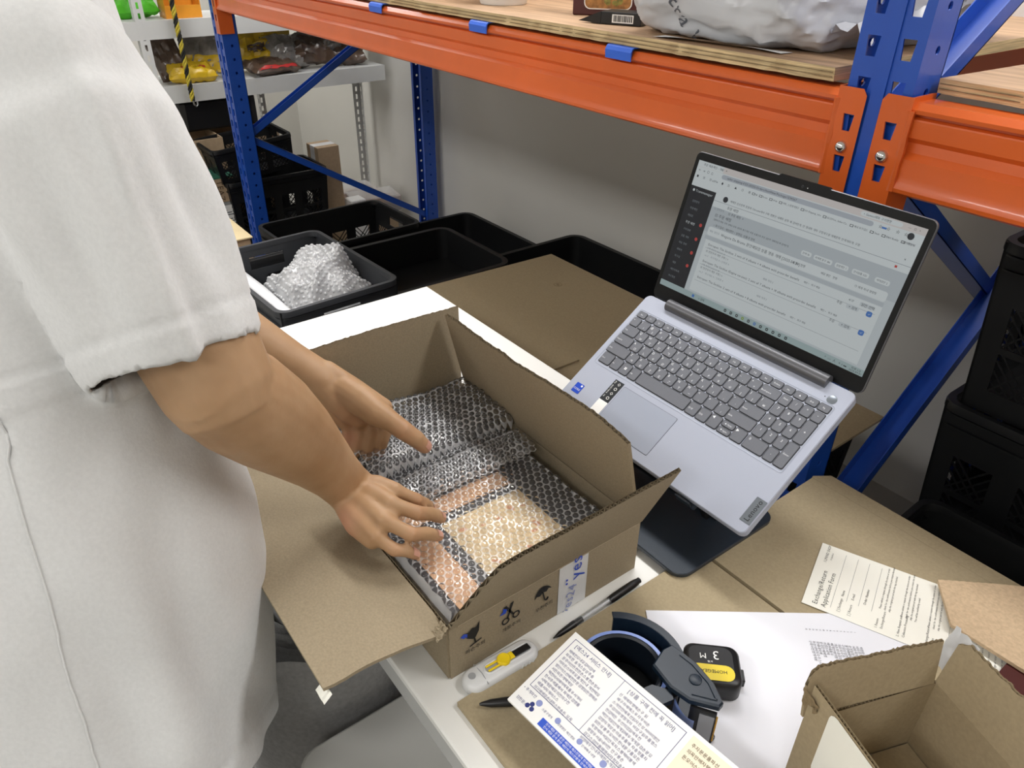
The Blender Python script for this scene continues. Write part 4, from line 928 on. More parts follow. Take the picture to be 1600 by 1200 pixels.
# small open carton at the corner
K = Vector((-.118, .602)); u_ = Vector((-.35, -.937)).normalized(); v_ = Vector((.937, -.35)).normalized()
sc = thing('small_carton', 'small torn open carton with a shipping label at the desk corner', 'box', (K.x, K.y, SZ+.002))
zf = .846; z_0 = SZ+.002; Lu, Lv = .146, .23
def c3(a, b, z): p = K+u_*a+v_*b; return Vector((p.x, p.y, z))
def cw(name, A_, B_, n_, h_, up_=(0, 0, 1)): return MB().corr(A_, B_, up_, n_, h_, .003, .0042).build(name, 'kraft_grey', sc, world=True, fix=False)
U3, V3 = Vector((u_.x, u_.y, 0)), Vector((v_.x, v_.y, 0))
cw('left_wall', c3(0, 0, z_0), c3(Lu, 0, z_0), V3, zf-z_0); cw('back_wall', c3(0, 0, z_0), c3(0, Lv, z_0), U3, zf-z_0)
fw_ = cw('front_wall', c3(Lu, 0, z_0), c3(Lu, Lv, z_0), U3, zf-z_0+.050); cw('right_wall', c3(0, Lv, z_0), c3(Lu, Lv, z_0), V3, zf-z_0)
MB().add([c3(.003, .003, z_0+.003), c3(Lu-.003, .003, z_0+.003), c3(Lu-.003, Lv-.003, z_0+.003), c3(.003, Lv-.003, z_0+.003)], [(0, 1, 2, 3)]).build('bottom_panel', 'kraft_grey', sc, world=True, fix=False)
cw('left_flap', c3(.004, 0, zf), c3(Lu, -.004, zf), V3, torn(lambda q: pt([(0, .052), (.93, .056), (.97, .05), (1, .036)], q), .0012), (-.16*v_.x, -.16*v_.y, .98))
cw('back_flap', c3(0, .0, zf), c3(0, Lv, zf), U3, torn(lambda q: pt([(0, .050), (.04, .058), (1, .058)], q), .0012), (-.20*u_.x-.03, -.20*u_.y, .97))
tt = MB(); tt.grid(lambda u, v: c3(-.004-.010*v+.004*nz((u*5, v*4, 1)), -.014+.028*u, zf+.012+.046*v), 8, 8); tt.build('corner_tape', 'tape_white', sc, world=True, smooth=True, fix=False)
tr_ = MB(); tr_.grid(lambda u, v: c3(Lu+.004*nz((u*7, v*6, 3))+.004*v, -.008+.020*u, zf+.014+.024*v+.006*nz((u*9, v*9, 1))), 8, 8); tr_.build('torn_corner', 'kraft_edge', sc, world=True, smooth=True, fix=False)
LB = frame(c3(Lu+.0022, .025, z_0+.022), V3, (0, 0, 1)); LB = frame(c3(Lu+.0022, .025, z_0+.058), V3, (0, 0, 1))
if (LB.to_3x3() @ Vector((0, 0, 1))).dot(U3) < 0: LB = frame(c3(Lu+.0022, .18, z_0+.058), -V3, (0, 0, 1))
lb = MB().prism(rrect(0, .155, 0, .086, .008, 4), 0, .0003, LB).build('shipping_label', 'paper_warm', sc, world=True)
MB().prism(rrect(.004, .15, .004, .024, .004, 4), .0003, .0005, LB).build('label_band', 'yellow_label', lb, world=True) if False else None
tx = MB(); rg = random.Random(8)
for i in range(7): tx.text(''.join(rg.choice(hang+'  0123') for _ in range(rg.randint(12, 22))), .0056, LB @ T(.152, .012+i*.0095, .0005) @ RZ(180), 'LEFT')
tx.text('색손', .012, LB @ T(.118, .030, .0005) @ RZ(180)); tx.build('label_print', 'ink_grey', lb, world=True, fix=False)
pk = MB(); pk.grid(lambda u, v: c3(.02+.13*u, .06+.15*v, z_0+.03+.022*nz((u*4, v*4, 5))+.012*nz((u*10, v*10, 2))+.03*math.sin(math.pi*u)*math.sin(math.pi*v)), 24, 24)
single('plastic_bag', pk, 'poly_clear', 'crumpled clear plastic inside the small carton', 'bag', smooth=True, fix=False)
# loose kraft piece behind it
kp = thing('cardboard_piece', 'pinkish kraft cardboard offcut lying beyond the small carton', 'cardboard', (-.12, .83, SZ+.012))
sw = MB(); e_ = [(-.208+.0042*i*.7, .8315+.0036*i*.9+(.0012 if i % 2 else 0)) for i in range(16)]
MB().prism(([(-.163, .775)]+[(.05, .78), (.05, .97), (-.11, .936)]+e_[::-1]), SZ+.010, SZ+.0145).build('panel', 'kraft_pink', kp, world=True)
MB().box(-.10, .05, .70, .80, SZ+.001, SZ+.009).build('lower_fold', 'maroon', kp, world=True)

# ---------------------------------------------------------------- things on the rack shelf
BTOP = BT+.0065+.018
# white mailer bag
def blob(mb, cx, cy, cz, rx, ry, rz, seed, nu=96, nv=56, cre=.02, ex=2.6, M=None):
    def fn(u, v):
        a = 2*math.pi*u; b = math.pi*(v-.5)
        sg = lambda t, e: math.copysign(abs(t)**(2/e), t)
        x, y, z = sg(math.cos(b), ex)*sg(math.cos(a), ex), sg(math.cos(b), ex)*sg(math.sin(a), ex), sg(math.sin(b), ex)
        p = Vector((x*2+seed, y*2, z*2)); d = 0
        for k, am in ((1.1, 1), (2.3, .6), (4.7, .32)): d += am*(.5-abs(noise.noise(p*k)))
        s = 1+cre*d
        zz = z*s
        q = Vector((cx+rx*x*s, cy+ry*y*s, cz+rz*zz))
        return (M @ q) if M else q
    mb.grid(fn, nu, nv, wrap=True)
    return mb
bag = thing('mailer_bag', 'stuffed white plastic mailer bag on the upper shelf', 'bag', (-.85, 1.3, BTOP))
bm1 = MB(); blob(bm1, -.842, 1.262, BTOP+.150, .205, .235, .156, 3.3, nu=150, nv=90, cre=.12, ex=4.2, M=None)
for p in bm1.v:
    p.x += .10*(p.y-1.28) ; p.z = max(p.z, BTOP+.001)
bo = bm1.build('bag_body', 'poly', bag, world=True, smooth=True, ang=50)
bv = BVHTree.FromPolygons([tuple(p) for p in bm1.v], bm1.f)
tx, tf = glyphs('extra L', .036, 'LEFT'); tm_ = MB(); vs = []
TF = frame((-.954, .9, BTOP+.094), (.57, 0, -.82), (.82, 0, .57))
for p in tx:
    q = TF @ p; h = bv.ray_cast(Vector((q.x, .6, q.z)), Vector((0, 1, 0)))
    vs.append((h[0]-Vector((0, .0016, 0))) if h[0] else Vector((q.x, 1.07, q.z)))
tm_.add(vs, tf); tm_.build('bag_lettering', 'ink_grey', bag, world=True, fix=False)
fl_ = MB(); fl_.grid(lambda u, v: (-.74+.13*u+.02*nz((u*4, v*4, 2)), 1.08+.30*v, BTOP+.012+.07*u*(1-u)+.035*abs(nz((u*7, v*5, 4)))+.05*v*u), 20, 24); fl_.build('bag_flap', 'poly', bag, world=True, smooth=True, ang=25, fix=False)
single('paper_scrap', MB().grid(lambda u, v: (-.955+.24*u, 1.012+.03*v+.035*u*(1-u)*(-.3)+.02*u, BTOP+.0012+.006*math.sin(3.0*u)*(1-v)), 20, 6), 'paper', 'curled white paper scrap under the mailer bag edge', 'paper', smooth=True, fix=False)
# food carton
FC = T(-1.225, 1.165, BTOP) @ RZ(38)
fc = thing('food_carton', 'dark maroon food carton with a bowl photo on the shelf', 'box', FC)
MB().bbox(-.075, .075, 0, .055, .0005, .17, .002).build('carton', 'maroon', fc)
rl = MB().prism(rrect(-.052, .045, .012, .165, .012, 5), 0, .0006, frame((0, 0, 0), (1, 0, 0), (0, 0, 1))).build('picture_border', 'white_print', fc)
MB().prism(rrect(-.050, .043, .014, .163, .011, 5), .0007, .0012, frame((0, 0, 0), (1, 0, 0), (0, 0, 1))).build('picture', 'food_tan', fc)
fg = MB(); rg = random.Random(4)
for _ in range(60): fg.lathe([(rg.uniform(.003, .007), .0013), (.001, .0018)], 7, frame((0, 0, 0), (1, 0, 0), (0, 0, 1)) @ T(rg.uniform(-.01, .035), rg.uniform(.02, .15), rg.uniform(0, .0006)), close=False)
fg.build('picture_greens', 'food_green', fc, fix=False)
MB().box(.0752, .0757, .015, .04, .05, .11).build('side_label', 'white_print', fc)
# small black box with barcode
sb = thing('small_box', 'small flat black box with a barcode in front of the food carton', 'box', T(-1.105, 1.075, BTOP) @ RZ(24))
MB().bbox(-.035, .045, 0, .05, .0005, .022, .001).build('carton', 'blk_plastic', sb)
MB().add([(-.035, 0, .0005), (-.035, .02, .0005), (-.085, .01, .003), (-.035, 0, .022)], [(0, 2, 3), (1, 3, 2), (0, 1, 2)]).build('open_flap', 'blk_plastic', sb, fix=False)
MB().box(-.012, .03, -.0006, -.0001, .004, .018).build('barcode_label', 'white_print', sb)
bc = MB(); x = -.009
while x < .027: w_ = rg.choice((.0008, .0014, .002)); bc.box(x, x+w_, -.0009, -.0007, .006, .0165); x += w_+rg.choice((.0009, .0016))
bc.build('barcode', 'ink', sb)
# white tub
tb_ = thing('paper_tub', 'white printed paper tub on the upper shelf', 'tub', (-1.545, 1.135, BTOP))
MB().lathe([(.052, .0005), (.054, .004), (.062, .13), (.064, .132), (.064, .138), (.058, .139)], 40).build('cup', 'tub', tb_, smooth=True, ang=50)
def wrapr(mb, r0, r1, z0, z1, a0, a1, n=10): mb.grid(lambda u, v: ((r0+(r1-r0)*v)*math.cos(R_(a0+(a1-a0)*u)), (r0+(r1-r0)*v)*math.sin(R_(a0+(a1-a0)*u)), z0+(z1-z0)*v), n, 3)
q = MB(); wrapr(q, .0548, .058, .012, .06, -130, -105); q.build('gold_print', 'print_gold', tb_, fix=False); q = MB(); wrapr(q, .0549, .0581, .02, .05, -118, -112); q.build('red_print', 'print_red', tb_, fix=False)
q = MB()
for i in range(9): wrapr(q, .0549+.0002*i, .0550+.0002*i, .012+.005*i, .0145+.005*i, -95, -40-rg.uniform(0, 12))
q.build('text_lines', 'ink_grey', tb_, fix=False)
# brown cartons behind
def carton(name, label, M, sx, sy, sz, mt='kraft_far', open_=False, group=None):
    t = thing(name, label, 'box', M, group)
    if not open_:
        MB().box(0, sx, 0, sy, 0, sz).build('body', mt, t); MB().box(sx/2-.025, sx/2+.025, -.0006, sy+.0006, sz*.55, sz+.0006).build('tape', 'tape_white', t) if mt == 'kraft_far' else None
    else:
        th = .005
        for nm, a in (('front_wall', (0, sx, 0, th)), ('back_wall', (0, sx, sy-th, sy)), ('left_wall', (0, th, th, sy-th)), ('right_wall', (sx-th, sx, th, sy-th))): MB().box(a[0], a[1], a[2], a[3], 0, sz).build(nm, mt, t)
        MB().box(th, sx-th, th, sy-th, .001, .006).build('bottom_panel', mt, t)
    return t
carton('carton', 'brown carton on the upper shelf left of the tub', T(-2.05, 1.05, BTOP+.0005), .34, .30, .2)
carton('carton', 'brown carton behind the tub on the upper shelf', T(-1.70, 1.33, BTOP+.0005), .52, .3, .22)
carton('carton', 'brown carton at the far end of the upper shelf', T(-2.7, 1.2, BTOP+.0005), .45, .35, .2)

# ---------------------------------------------------------------- white slotted shelving on the left
SX0, SX1, SYa, SYb = -3.955, -3.64, .05, 1.93
shv = thing('slotted_shelving', 'white slotted-angle shelving against the left wall', 'shelf', ((SX0+SX1)/2, (SYa+SYb)/2, 0))
def angle_post(x, y, sx, sy):
    mb = MB(); w_ = .04
    for (M, ) in ((T(x, y, 0) @ Matrix.Diagonal((sx, sy, 1, 1)),), (T(x, y, 0) @ Matrix(((0, sx, 0, 0), (sy, 0, 0, 0), (0, 0, 1, 0), (0, 0, 0, 1))),)):
        rows = []; z = 0
        while z < 2.2: rows.append((z, z+.04, [(0, .012, None), (.012, .028, [(.015, z+.008), (.025, z+.008), (.025, z+.032), (.015, z+.032)]), (.028, w_, None)])); z += .04
        hole_sheet(mb, w_, 0, 2.2, rows, M)
    mb.build('post', 'shelf_white', shv, world=True, fix=False)
for x, sx in ((SX0, 1), (SX1, -1)):
    for y, sy in ((SYa, 1), (SYb, -1)): angle_post(x, y, sx, sy) if (y < 1 or sx == 1) else None
angle_post(SX0, 1.36, 1, 1)
angle_post(SX1, .80, -1, 1)
for z in (.82, 1.08, 1.5, 2.0):
    mb = MB(); mb.box(SX0+.003, SX1-.003, SYa+.003, SYb-.003, z-.004, z); mb.box(SX1-.0025, SX1-.0005, SYa+.001, SYb-.001, z-.07, z+.001); mb.box(SX0+.001, SX0+.0025, SYa+.001, SYb-.001, z-.07, z+.001); mb.box(SX0+.003, SX1-.003, SYb-.0025, SYb-.001, z-.07, z); mb.box(SX0+.003, SX1-.003, SYa+.001, SYa+.0025, z-.07, z)
    mb.build('shelf_panel', 'shelf_white', shv, world=True)
# snack bags
def pillow(w_, h_, t_h, seed, n=18, cre=.25):
    mb = MB()
    for s in (1, -1):
        def fn(u, v):
            x, y = (u-.5)*w_, (v-.5)*h_; e = (max(0, 1-(2*u-1)**4)*max(0, 1-(2*v-1)**4))**.6
            c = cre*t_h*(nz((u*5+seed, v*5, s))+.6*nz((u*12, v*12+seed, s)))
            return (x*(1-.05*math.cos(math.pi*(v-.5)*2)), y, s*t_h/2*e+c*min(1, e*3)+.004*nz((u*9+seed, v*9, 7)))
        mb.grid(fn, n, n)
    return mb
def snack(name, label, M, w_, h_, t_h, mt, seed, accents=()):
    t = thing(name, label, 'bag', M)
    pillow(w_, h_, t_h, seed).build('wrapper', mt, t, smooth=True, ang=35, fix=False)
    for nm, mm, x0, x1, y0, y1 in accents:
        def fn(u, v):
            X_, Y_ = x0+(x1-x0)*u, y0+(y1-y0)*v; uu, vv = X_/w_+.5, Y_/h_+.5
            e = (max(0, 1-(2*uu-1)**4)*max(0, 1-(2*vv-1)**4))**.6
            c = .25*t_h*(nz((uu*5+seed, vv*5, 1))+.6*nz((uu*12, vv*12+seed, 1)))
            return (X_, Y_, t_h/2*e+c*min(1, e*3)+.004*nz((uu*9+seed, vv*9, 7))+.0015)
        MB().grid(fn, 12, 12).build(nm, mm, t, smooth=True, fix=False)
    return t
SZ1 = .82
snack('snack_bag', 'yellow snack bag lying at the white shelf edge, front left', T(-3.72, 1.0, SZ1+.04) @ RZ(85) @ RX(14), .20, .13, .06, 'bag_yellow', 1.2, (('logo', 'print_red', -.04, -.01, -.03, .0), ('logo', 'print_red', .03, .06, -.03, .0)))
snack('snack_bag', 'clear and yellow snack bag standing behind the striped rope', T(-3.82, 1.10, SZ1+.125) @ RZ(60) @ RX(58), .22, .25, .06, 'bag_clear', 2.7, (('yellow_band', 'bag_yellow', -.09, .09, -.12, -.05),))
snack('snack_bag', 'brown see-through snack bag leaning at the shelf post', T(-3.80, .93, SZ1+.105) @ RZ(70) @ RX(66) @ RZ(20), .13, .21, .05, 'bag_dark', 5.1)
snack('snack_bag', 'large yellow snack bag behind the blue post', T(-3.86, 1.40, SZ1+.09) @ RZ(75) @ RX(50), .26, .20, .09, 'bag_yellow', 7.9, (('print', 'bag_dark', -.08, .0, -.04, .0),))
snack('snack_bag', 'clear crinkled snack bag beside the large yellow one', T(-3.80, 1.50, SZ1+.08) @ RZ(95) @ RX(45), .22, .18, .08, 'bag_clear', 9.3)
snack('snack_bag', 'flat brown snack bag at the shelf front by the blue post', T(-3.73, 1.37, SZ1+.035) @ RZ(100) @ RX(10), .24, .16, .05, 'bag_dark', 11.2, (('stripe', 'red', -.1, .1, -.075, -.06),))
snack('snack_bag', 'shiny dark snack bag in the middle of the pile', T(-3.80, 1.60, SZ1+.08) @ RZ(80) @ RX(30), .22, .18, .09, 'bag_dark', 13.8)
snack('snack_bag', 'silver-grey crumpled snack bag on top of the pile', T(-3.84, 1.69, SZ1+.10) @ RZ(110) @ RX(40), .22, .16, .08, 'bag_clear', 15.4)
snack('snack_bag', 'dark snack bag at the wall end of the shelf', T(-3.78, 1.78, SZ1+.05) @ RZ(70) @ RX(16), .2, .16, .07, 'bag_dark', 17.7, (('stripe', 'red', -.08, .08, .03, .06),))
# orange bin and green pack on the next shelf
SZ2 = 1.08
ob = thing('storage_bin', 'small orange open-front storage bin on the white shelf', 'bin', T(-3.68, .935, SZ2+.0005) @ RZ(90))
MB().prism([(0, 0), (.15, 0), (.15, .10), (0, .10)], 0, .004).build('bottom', 'bin_orange', ob)
for nm, a in (('side', (0, .004, 0, .10)), ('side', (.146, .15, 0, .10)), ('back', (.0041, .1459, .096, .10)), ('front_lip', (.0041, .1459, 0, .004))): MB().box(a[0], a[1], a[2], a[3], .0041, .09 if nm != 'front_lip' else .05).build(nm, 'bin_orange', ob)
snack('snack_bag', 'bright green pack on the shelf above the snack bags', T(-3.80, .83, SZ2+.05) @ RZ(85) @ RX(20), .2, .14, .07, 'leaf_green', 19.1)
# striped rope hanging at the shelf front
rp = thing('striped_rope', 'yellow and black twisted rope hanging in front of the white shelf', 'rope', (-3.61, .955, .72))
for ph, mt in ((0, 'rope_yellow'), (math.pi, 'rope_black'), (math.pi/2, 'rope_yellow'), (-math.pi/2, 'rope_black')):
    pts = [(-3.61+.006*math.cos(z*95+ph), .955-.01*(z-.76)+.006*math.sin(z*95+ph), z) for z in [.76+i*.006 for i in range(100)]]
    MB().tube(pts, .0055, 5).build('strand', mt, rp, world=True, smooth=True, ang=80)
MB().tube([(-3.61, .955, .77), (-3.61, .957, .745), (-3.61, .965, .735), (-3.61, .973, .742), (-3.61, .973, .755)], .004, 8).build('hook', 'steel', rp, world=True, smooth=True)

# ---------------------------------------------------------------- crates
CR = {}
def crate_parts(L, W, H, tag, mt):
    """basket crate: tapered walls with lattice windows, rolled rim, hand holes"""
    if (L, W, H, mt) in CR: return CR[(L, W, H, mt)]
    tp = .93; out = []; th = .004
    def wallm(name, a, b, n, win, handle):
        # a,b: rim-level corners (x,y); bottom scaled by tp
        mb = MB(); Ln = (Vector(b)-Vector(a)).length
        def P_(s, z, off=0):
            k = tp+(1-tp)*(z/H); p = Vector(a).lerp(Vector(b), s)*k-Vector(n)*(off); return (p.x, p.y, z)
        def slab_(s0, s1, z0, z1):
            v = [P_(s, z, o) for o in (0, th) for (s, z) in ((s0, z0), (s1, z0), (s1, z1), (s0, z1))]
            mb.add(v, [(0, 1, 2, 3), (7, 6, 5, 4), (0, 4, 5, 1), (1, 5, 6, 2), (2, 6, 7, 3), (3, 7, 4, 0)])
        z1, z2 = H*.14, H*.66
        slab_(0, 1, 0, z1)
        if handle:
            slab_(0, .34, z2, H); slab_(.66, 1, z2, H); slab_(.34, .66, z2, H*.74); slab_(.34, .66, H*.88, H)
        else: slab_(0, 1, z2, H)
        xs = []; m_ = .07; g_ = (1-2*m_)/win
        slab_(0, m_, z1, z2); slab_(1-m_, 1, z1, z2)
        for i in range(win):
            s0 = m_+g_*i; s1 = s0+g_*.62 if i < win-1 else 1-m_-g_*.0
            s1 = min(s1, 1-m_)
            if i < win-1: slab_(s1, s0+g_, z1, z2)
            zm = (z1+z2)/2; slab_(s0, s1, zm-.006, zm+.006)
            for (za, zb) in ((z1, zm-.006), (zm+.006, z2)):
                wd = (s1-s0)*Ln; hh = zb-za; k = max(3, int(wd/.016))
                for q in range(k+1):
                    for dr in (1, -1):
                        s_a = s0+(s1-s0)*q/k; s_b = s_a+dr*hh/Ln*.9
                        s_b2 = min(max(s_b, s0), s1); fr_ = (s_b2-s_a)/(s_b-s_a)
                        w2 = .0022/Ln
                        v = [P_(s_a-w2, za, .001), P_(s_a+w2, za, .001), P_(s_b2+w2, za+(zb-za)*fr_, .001), P_(s_b2-w2, za+(zb-za)*fr_, .001)]
                        v += [Vector(p)-Vector((n[0], n[1], 0))*.002 for p in v]
                        mb.add(v, [(0, 1, 2, 3), (7, 6, 5, 4), (0, 4, 5, 1), (2, 6, 7, 3)])
        out.append((name, mb.mesh(name, mt)))
    hx_, hy_ = L/2, W/2
    wallm('side_wall', (-hx_, -hy_), (hx_, -hy_), (0, -1), 4, False); wallm('side_wall', (hx_, hy_), (-hx_, hy_), (0, 1), 4, False)
    wallm('end_wall', (hx_, -hy_), (hx_, hy_), (1, 0), 3, True); wallm('end_wall', (-hx_, hy_), (-hx_, -hy_), (-1, 0), 3, True)
    rm = MB(); rr = rrect(-hx_-.008, hx_+.008, -hy_-.008, hy_+.008, .035, 7); 
    inn = rrect(-hx_+.006, hx_-.006, -hy_+.006, hy_-.006, .028, 7); n = len(rr)
    rings = [[(x, y, H-.014) for x, y in rr], [(x, y, H-.002) for x, y in rr], [(x*.995, y*.995, H+.002) for x, y in rr], [(x*1.005, y*1.005, H+.002) for x, y in inn], [(x, y, H-.004) for x, y in inn], [(x, y, H-.014) for x, y in inn]]
    rm.add([p for r in rings for p in r], [(k*n+i, k*n+(i+1) % n, ((k+1) % 6)*n+(i+1) % n, ((k+1) % 6)*n+i) for k in range(6) for i in range(n)]); out.append(('rim', rm.mesh('rim', mt, True, 50)))
    bt = MB(); bt.box(-hx_*tp, hx_*tp, -hy_*tp, hy_*tp, 0, .004); out.append(('bottom', bt.mesh('bottom', mt)))
    rb = MB()
    for s in (.86, .94): 
        k = tp+(1-tp)*s; p_ = rrect(-hx_*k-.006, hx_*k+.006, -hy_*k-.006, hy_*k+.006, .03, 6); q_ = rrect(-hx_*k+.001, hx_*k-.001, -hy_*k+.001, hy_*k-.001, .026, 6); n = len(p_)
        rb.add([(x, y, H*s-.003) for x, y in p_]+[(x, y, H*s-.003) for x, y in q_]+[(x, y, H*s) for x, y in p_]+[(x, y, H*s) for x, y in q_], [f for i in range(n) for j in [(i+1) % n] for f in ((i, j, n+j, n+i), (2*n+i, 3*n+i, 3*n+j, 2*n+j), (i, 2*n+i, 2*n+j, j))])
    out.append(('rib', rb.mesh('rib', mt)))
    CR[(L, W, H, mt)] = out; return out
def crate(label, M, L=.5, W=.36, H=.29, mt='crate', group=None):
    t = thing('plastic_crate', label, 'crate', M, group)
    for nm, me in crate_parts(L, W, H, 0, mt): link(nm, me, t)
    return t
# stack with the bubble wrap at the far end of the desk
for i in range(3): crate(('top crate of the stack beyond the desk, with bubble wrap in it', 'second crate down in the stack beyond the desk', 'third crate down in the stack beyond the desk')[i], T(-1.965, .72, .60-.29-.05*i) @ RZ(3), .49, .35, .29, 'crate_grey' if i == 0 else 'crate')
crate('lowest upturned crate carrying the stack beyond the desk', T(-1.965, .72, .207) @ RX(180), .46, .33, .205)
crate('black crate in front of the rack, right behind the bubble-wrap crate', T(-2.51, 1.095, .22) @ RZ(92), .49, .33, .27)
crate('black crate underneath the crate in front of the rack', T(-2.51, 1.095, .216) @ RX(180) @ RZ(2), .47, .31, .215)
crate('lower black crate left of the rack post, below the cartons', T(-3.505, 1.20, .175) @ RZ(90), .47, .28, .27)
crate('upper black crate tilted on the stack left of the rack post', T(-3.505, 1.12, .455) @ RZ(90) @ RY(-5), .36, .26, .15)
crate('bottom crate of the stack left of the rack post', T(-3.505, 1.20, .17) @ RX(180) @ RZ(90), .45, .27, .165)
# shallow black trays inside the rack by the wall
def tray(label, M, L, W, H):
    t = thing('plastic_tray', label, 'tray', M); th = .006
    MB().prism(rrect(-L/2, L/2, -W/2, W/2, .04, 6), 0, .006).build('bottom', 'crate', t)
    mb = MB(); o_ = rrect(-L/2, L/2, -W/2, W/2, .04, 6); i_ = inset(o_, th); oo = inset(o_, -.012); n = len(o_)
    rings = [[(x, y, .004) for x, y in o_], [(x, y, H-.012) for x, y in o_], [(x, y, H-.012) for x, y in oo], [(x, y, H) for x, y in oo], [(x, y, H) for x, y in i_], [(x, y, .006) for x, y in i_]]
    mb.add([p for r in rings for p in r], [(k*n+i, k*n+(i+1) % n, (k+1)*n+(i+1) % n, (k+1)*n+i) for k in range(5) for i in range(n)]); mb.build('sides', 'crate', t, smooth=True, ang=40)
    return t
tray('shallow black tray beside the rear rack post', T(-2.45, 1.62, .20), .62, .42, .12)
tray('black tray on the floor near the wall under the brown carton', T(-1.75, 1.66, .28), .62, .42, .14)
tray('upper black tray behind the flattened brown carton', T(-2.04, 1.16, .38), .40, .44, .12)
MBs = MB()
tray('black tray supporting the middle of the rack stack', T(-2.45, 1.62, .07), .6, .4, .12)
crate('crate under the brown carton, far end', T(-1.33, 1.17, .33), .5, .36, .265)
crate('crate on the floor under the brown carton, far end', T(-1.33, 1.17, .325) @ RX(180), .48, .34, .32)
crate('crate under the brown carton, near end', T(-.80, 1.23, .33), .42, .28, .263)
crate('crate on the floor under the brown carton, near end', T(-.80, 1.23, .325) @ RX(180), .4, .26, .32)
tray('tray on the floor below the far tray', T(-1.75, 1.66, .14), .6, .4, .13)
# dark crates in the right bay
for i in range(3): crate(('tall right-hand crate stack, topmost crate', 'tall right-hand crate stack, middle crate', 'tall right-hand crate stack, lowest crate')[i], T(-.16, 1.50, .73-.30*i) @ RZ(0), .54, .38, .30)
crate('upturned crate at the foot of the tall right-hand stack', T(-.16, 1.5, .129) @ RX(180), .5, .36, .127)
crate('near crate low in the right bay, beyond the flattened carton', T(-.10, 1.10, .30) @ RZ(2), .56, .36, .25)
crate('crate on the floor beneath the near crate of the right bay', T(-.10, 1.10, .296) @ RX(180) @ RZ(2), .54, .34, .29)
# bubble wrap heap and white pouch in the crate
bh = thing('bubble_wrap', 'crumpled clear bubble wrap heaped in the top crate', 'bubble wrap', (-1.9, .72, .40))
def heap(u, v):
    x = -2.09+.36*u; y = .615+.30*v; e = (math.sin(math.pi*min(1, u*1.25+.05))*math.sin(math.pi*min(1, v*.95+.05)))
    z = .50+.15*max(0, e)**.7+.045*nz((u*4, v*4, 3))+.018*nz((u*9, v*9, 1)); return (x+.02*nz((u*5, v*5, 8)), y, z-.05*(1-u)*(1-v))
hm = MB(); hm.grid(heap, 70, 60); hm.build('wrap_film', 'poly_clear', bh, world=True, smooth=True, ang=70, fix=False)
hb = MB(); nb = 6
for i in range(27):
    for j in range(25):
        u, v = (i+.5*(j % 2)+.3)/28, (j+.5)/25; p = Vector(heap(u, v)); px = (Vector(heap(min(1, u+.01), v))-p).normalized(); py = (Vector(heap(u, min(1, v+.01)))-p).normalized(); nn = px.cross(py).normalized()
        vs = []; 
        for kr, kz in ((1, 0), (.7, .8), (.25, 1)):
            for q in range(nb): a = 2*math.pi*q/nb; vs.append(p+px*.0056*kr*math.cos(a)+py*.0056*kr*math.sin(a)+nn*.0042*kz)
        hb.add(vs, [(k*nb+q, k*nb+(q+1) % nb, (k+1)*nb+(q+1) % nb, (k+1)*nb+q) for k in range(2) for q in range(nb)]+[tuple(range(2*nb, 3*nb))])
hbo = hb.build('bubbles', 'bubble_layer', bh, world=True, smooth=True, ang=70, fix=False); hbo['kind'] = 'stuff'
hm2 = MB(); hm2.grid(lambda u, v: tuple(Vector(heap(u, v))-Vector((0, 0, .02))), 30, 30); hm2.build('inner_layer', 'bubble_layer', bh, world=True, smooth=True, fix=False)
single('foam_tube', MB().tube([(-2.17, .590, .545), (-1.98, .588, .553), (-1.77, .595, .555)], [.024, .030, .024], 14, r2=[.018, .022, .018], rnd=True), 'poly_white', 'white padded pouch lying along the crate under the bubble wrap', 'pouch', smooth=True)
single('red_packet', MB().bbox(-2.32, -2.23, .52, .66, .36, .52, .006), 'red', 'red packet glimpsed behind the bubble-wrap crate', 'packet')
# cartons on the left between shirt and post
carton('open_carton', 'open beige carton at the left, nearest the shirt', T(-3.82, .79, .385), .25, .25, .215, 'kraft_far', True)
carton('open_carton', 'open beige carton behind the blue post', T(-3.905, 1.03, .40), .215, .32, .17, 'kraft_far', True)
carton('grey_carton', 'dark grey carton below the open beige carton', T(-3.82, .80, .285), .25, .23, .099, 'kraft_edge')
tc_ = carton('teal_carton', 'teal and brown carton with TEAZ lettering', T(-3.565, .79, .362), .165, .215, .11, 'kraft_far')
MB().box(-.001, .1655, -.001, .216, .105, .1115).build('teal_top', 'teal', tc_); MB().text('TEAZ', .036, frame((.1655, .15, .098), (0, 0, -1), (0, 1, 0)) @ T(0, 0, .001), 'LEFT').build('lettering', 'ink_brown', tc_, fix=False)
gc = carton('label_carton', 'light grey carton with a printed label below the teal one', T(-3.565, .79, .12), .165, .22, .24, 'carton_grey')
MB().box(.1653, .1658, .10, .21, .14, .225).build('label', 'paper', gc); q = MB(); [q.box(.1659, .1662, .11, .20-.02*(i % 3), .15+.01*i, .154+.01*i) for i in range(6)]; q.build('label_lines', 'ink_grey', gc); MB().lathe([(.012, 0), (.011, .001)], 14, T(.1658, .13, .125) @ RY(90)).build('red_seal', 'red', gc)
MB_ = single('low_box', MB().box(-3.57, -3.39, .78, 1.02, .0, .119), 'kraft_edge', 'low brown box under the teal and grey cartons', 'box')
st_c = single('carton', MB().bbox(-3.83, -3.58, .79, 1.03, .0, .284, .002), 'kraft_edge', 'plain brown carton at the bottom of the left pile', 'box')
carton('carton', 'narrow beige carton right of the tilted black crate', T(-3.60, 1.445, .0), .13, .11, .51)
carton('carton', 'beige carton holding up the open carton behind the post', T(-3.905, 1.04, .0), .21, .31, .399)
black_lid = single('black_case', MB().bbox(-3.93, -3.67, .90, 1.26, .615, .745, .01, .03), 'blk_plastic', 'flat black case under the white shelf', 'case') 
